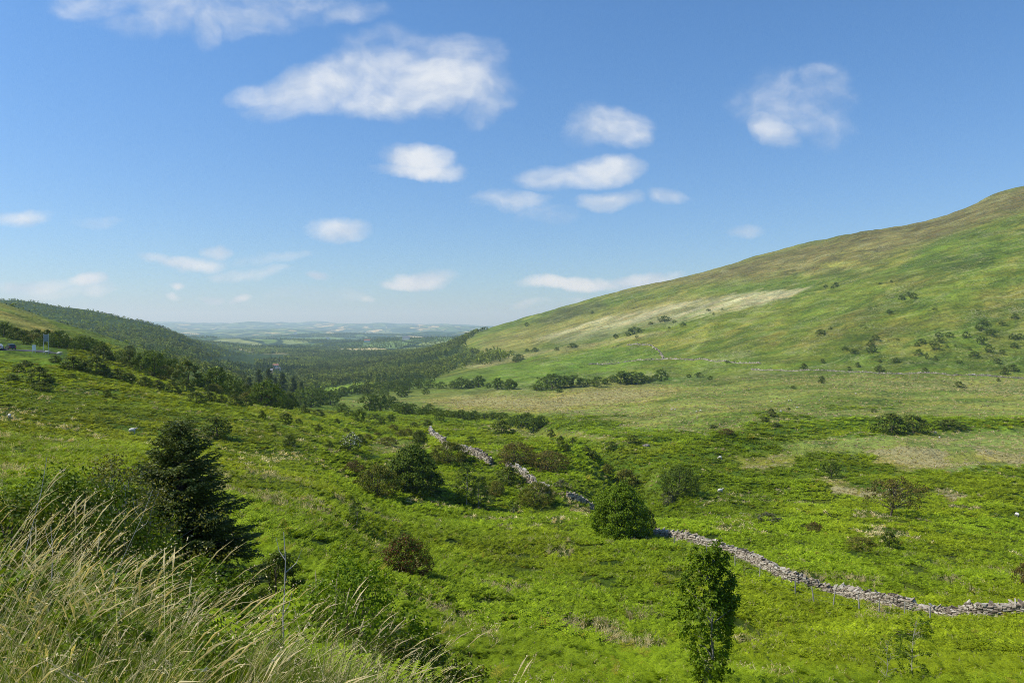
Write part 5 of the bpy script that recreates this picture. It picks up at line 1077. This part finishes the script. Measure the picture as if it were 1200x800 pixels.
# (bearing, row, half width, half height, thickness) of each cloud, tilt
CL = [(375,100,75,30,.95,-.25),(440,85,70,34,.9,-.15),(510,98,80,36,1.05,0),(540,70,55,30,.7,.1),(470,115,95,22,1.0,0),(560,118,35,30,.65,0),(320,108,48,16,.7,-.1),(470,48,60,20,.45,0),
      (483,190,40,20,1.15,0),(490,203,50,12,1.1,0),(398,268,38,13,.85,0),(30,254,38,10,.85,0),(115,257,40,7,.4,0),(712,145,45,24,.8,.1),(730,155,30,18,.7,0),(680,152,30,18,.5,0),
      (660,208,50,14,.85,0),(700,200,40,17,.95,0),(600,238,45,15,.72,0),(712,238,30,12,.8,0),(778,233,28,9,.72,0),(930,130,70,36,.5,.3),(905,152,22,20,.75,.5),(965,118,40,34,.52,0),(958,95,28,14,.5,0),
      (240,18,120,24,.52,-.05),(330,4,110,22,.50,0),(240,30,26,22,.6,0),(130,4,60,18,.5,0),(400,10,60,14,.5,0),(200,8,60,16,.6,0),(300,14,50,14,.6,0),
      (660,329,50,9,1.30,0),(745,328,52,8,1.17,0),(700,331,70,7,1.10,0),(500,327,36,10,1.30,0),(488,331,36,7,1.17,0),(215,303,42,8,0.91,0),(245,289,16,7,0.85,0),(290,315,50,8,0.65,0),(45,332,46,9,0.85,0),(100,331,22,8,1.04,0),
      (80,340,60,7,0.65,0),(205,331,12,6,0.91,0),(380,323,16,5,0.98,0),(292,345,14,6,0.91,0),(253,344,16,5,0.78,0),(200,345,14,4,0.65,0),(380,345,50,10,0.55,0),(610,355,25,5,0.65,0),(430,349,14,4,0.65,0),(675,352,18,5,0.65,0),(875,270,20,7,0.52,0),(300,300,60,7,0.52,0),(640,252,40,15,0.45,0)]
fieldn = None
wob = g.v('MULTIPLY', g.v('SUBTRACT', g.noise(P0, 7, 5, 0.55, color=True), (0.5, 0.5, 0.5)), (0.11, 0.06, 0))
PW = g.v('ADD', P0, wob)
for (bx, by, rx, ry, th, tl) in CL:
    c0 = ((bx - CX) / F, (HY - by) / F, 0)
    d = g.v('SUBTRACT', PW, c0)
    if tl:
        sp = g.new('ShaderNodeSeparateXYZ'); g.put(sp.inputs[0], d)
        cb = g.new('ShaderNodeCombineXYZ'); g.put(cb.inputs[0], sp.outputs[0]); g.put(cb.inputs[1], g.m('MULTIPLY_ADD', sp.outputs[0], tl, sp.outputs[1])); d = cb.outputs[0]
    d = g.v('LENGTH', g.v('MULTIPLY', d, (F / rx / 1.35, F / ry / 1.35, 0)))
    f = g.m('MULTIPLY', g.m('MAXIMUM', g.m('SUBTRACT', 1.0, g.m('MULTIPLY', d, d)), 0.0), th)
    fieldn = f if fieldn is None else g.new_max(fieldn, f) if False else g.m('MAXIMUM', fieldn, f)
stretch = g.v('MULTIPLY', PW, (1.0, 1.45, 1.0))
nz = lambda v_: g.m('ADD', g.m('MULTIPLY', g.noise(v_, 11, 4, 0.5), 0.72), g.m('MULTIPLY', g.noise(v_, 40, 4, 0.5), 0.28))
n1 = nz(stretch); n2 = nz(g.v('ADD', stretch, (0.006, -0.014, 0)))
front = g.m('GREATER_THAN', s3.outputs[1], 0.05)
dens = g.m('ADD', fieldn, g.m('MULTIPLY', g.m('SUBTRACT', n1, 0.53), 1.55))
dens = g.m('MULTIPLY', g.mapr(dens, -0.02, 1.2), g.mapr(fieldn, 0.0, 0.3))
dens = g.m('MULTIPLY', g.m('MULTIPLY', dens, front), 0.88)
lit = g.mapr(g.m('ADD', g.m('MULTIPLY', g.m('SUBTRACT', g.noise(P0, 10, 2, 0.4), g.noise(g.v('ADD', P0, (0.012, -0.02, 0)), 10, 2, 0.4)), 3.2), g.m('ADD', g.m('MULTIPLY', g.m('SUBTRACT', n1, n2), 2.0), g.m('MULTIPLY', fieldn, 0.35))), -0.3, 0.65)
ccol = g.mix(lit, (5.6, 6.5, 7.9), (8.7, 9.0, 9.3))
skyc = g.mix(1.0, sky.outputs[0], g.mix(g.mapr(s3.outputs[2], 0.0, 0.42), (0.84, 1.05, 1.34), (0.80, 1.22, 1.60)), 'MULTIPLY')
c = g.mix(dens, skyc, ccol)
w.cycles.sampling_method = 'MANUAL'; w.cycles.sample_map_resolution = 256
bg = g.new('ShaderNodeBackground'); g.put(bg.inputs[0], c); bg.inputs[1].default_value = SKY_STRENGTH
o = g.new('ShaderNodeOutputWorld'); g.nt.links.new(bg.outputs[0], o.inputs['Surface'])

sl = bpy.data.lights.new('sun', 'SUN'); sl.energy = SUN_POWER; sl.angle = R(0.53); sl.color = (1.0, 0.95, 0.86)
so = bpy.data.objects.new('sun', sl); col.objects.link(so)
from mathutils import Vector
so.rotation_euler = Vector(sd).to_track_quat('Z', 'Y').to_euler(); so.location = (-30, 20, 60)

cam = bpy.data.cameras.new('camera'); cam.sensor_width = 36; cam.lens = 36 * F / 1200.0
cam.shift_y = -20 / 1200.0; cam.clip_start = 0.1; cam.clip_end = 90000
co = bpy.data.objects.new('camera', cam); col.objects.link(co); co.location = (0, 0, 0); co.rotation_euler = (R(90), 0, 0)
scene.cycles.filter_width = 0.9; scene.cycles.use_denoising = True; scene.cycles.denoising_prefilter = 'NONE'
scene.camera = co
scene.render.engine = 'CYCLES'
scene.view_settings.view_transform = 'Standard'; scene.view_settings.look = 'None'; scene.view_settings.exposure = 0; scene.view_settings.gamma = 1
scene.cycles.max_bounces = 6; scene.cycles.diffuse_bounces = 3; scene.cycles.transmission_bounces = 3; scene.cycles.transparent_max_bounces = 6
scene.cycles.volume_bounces = 1
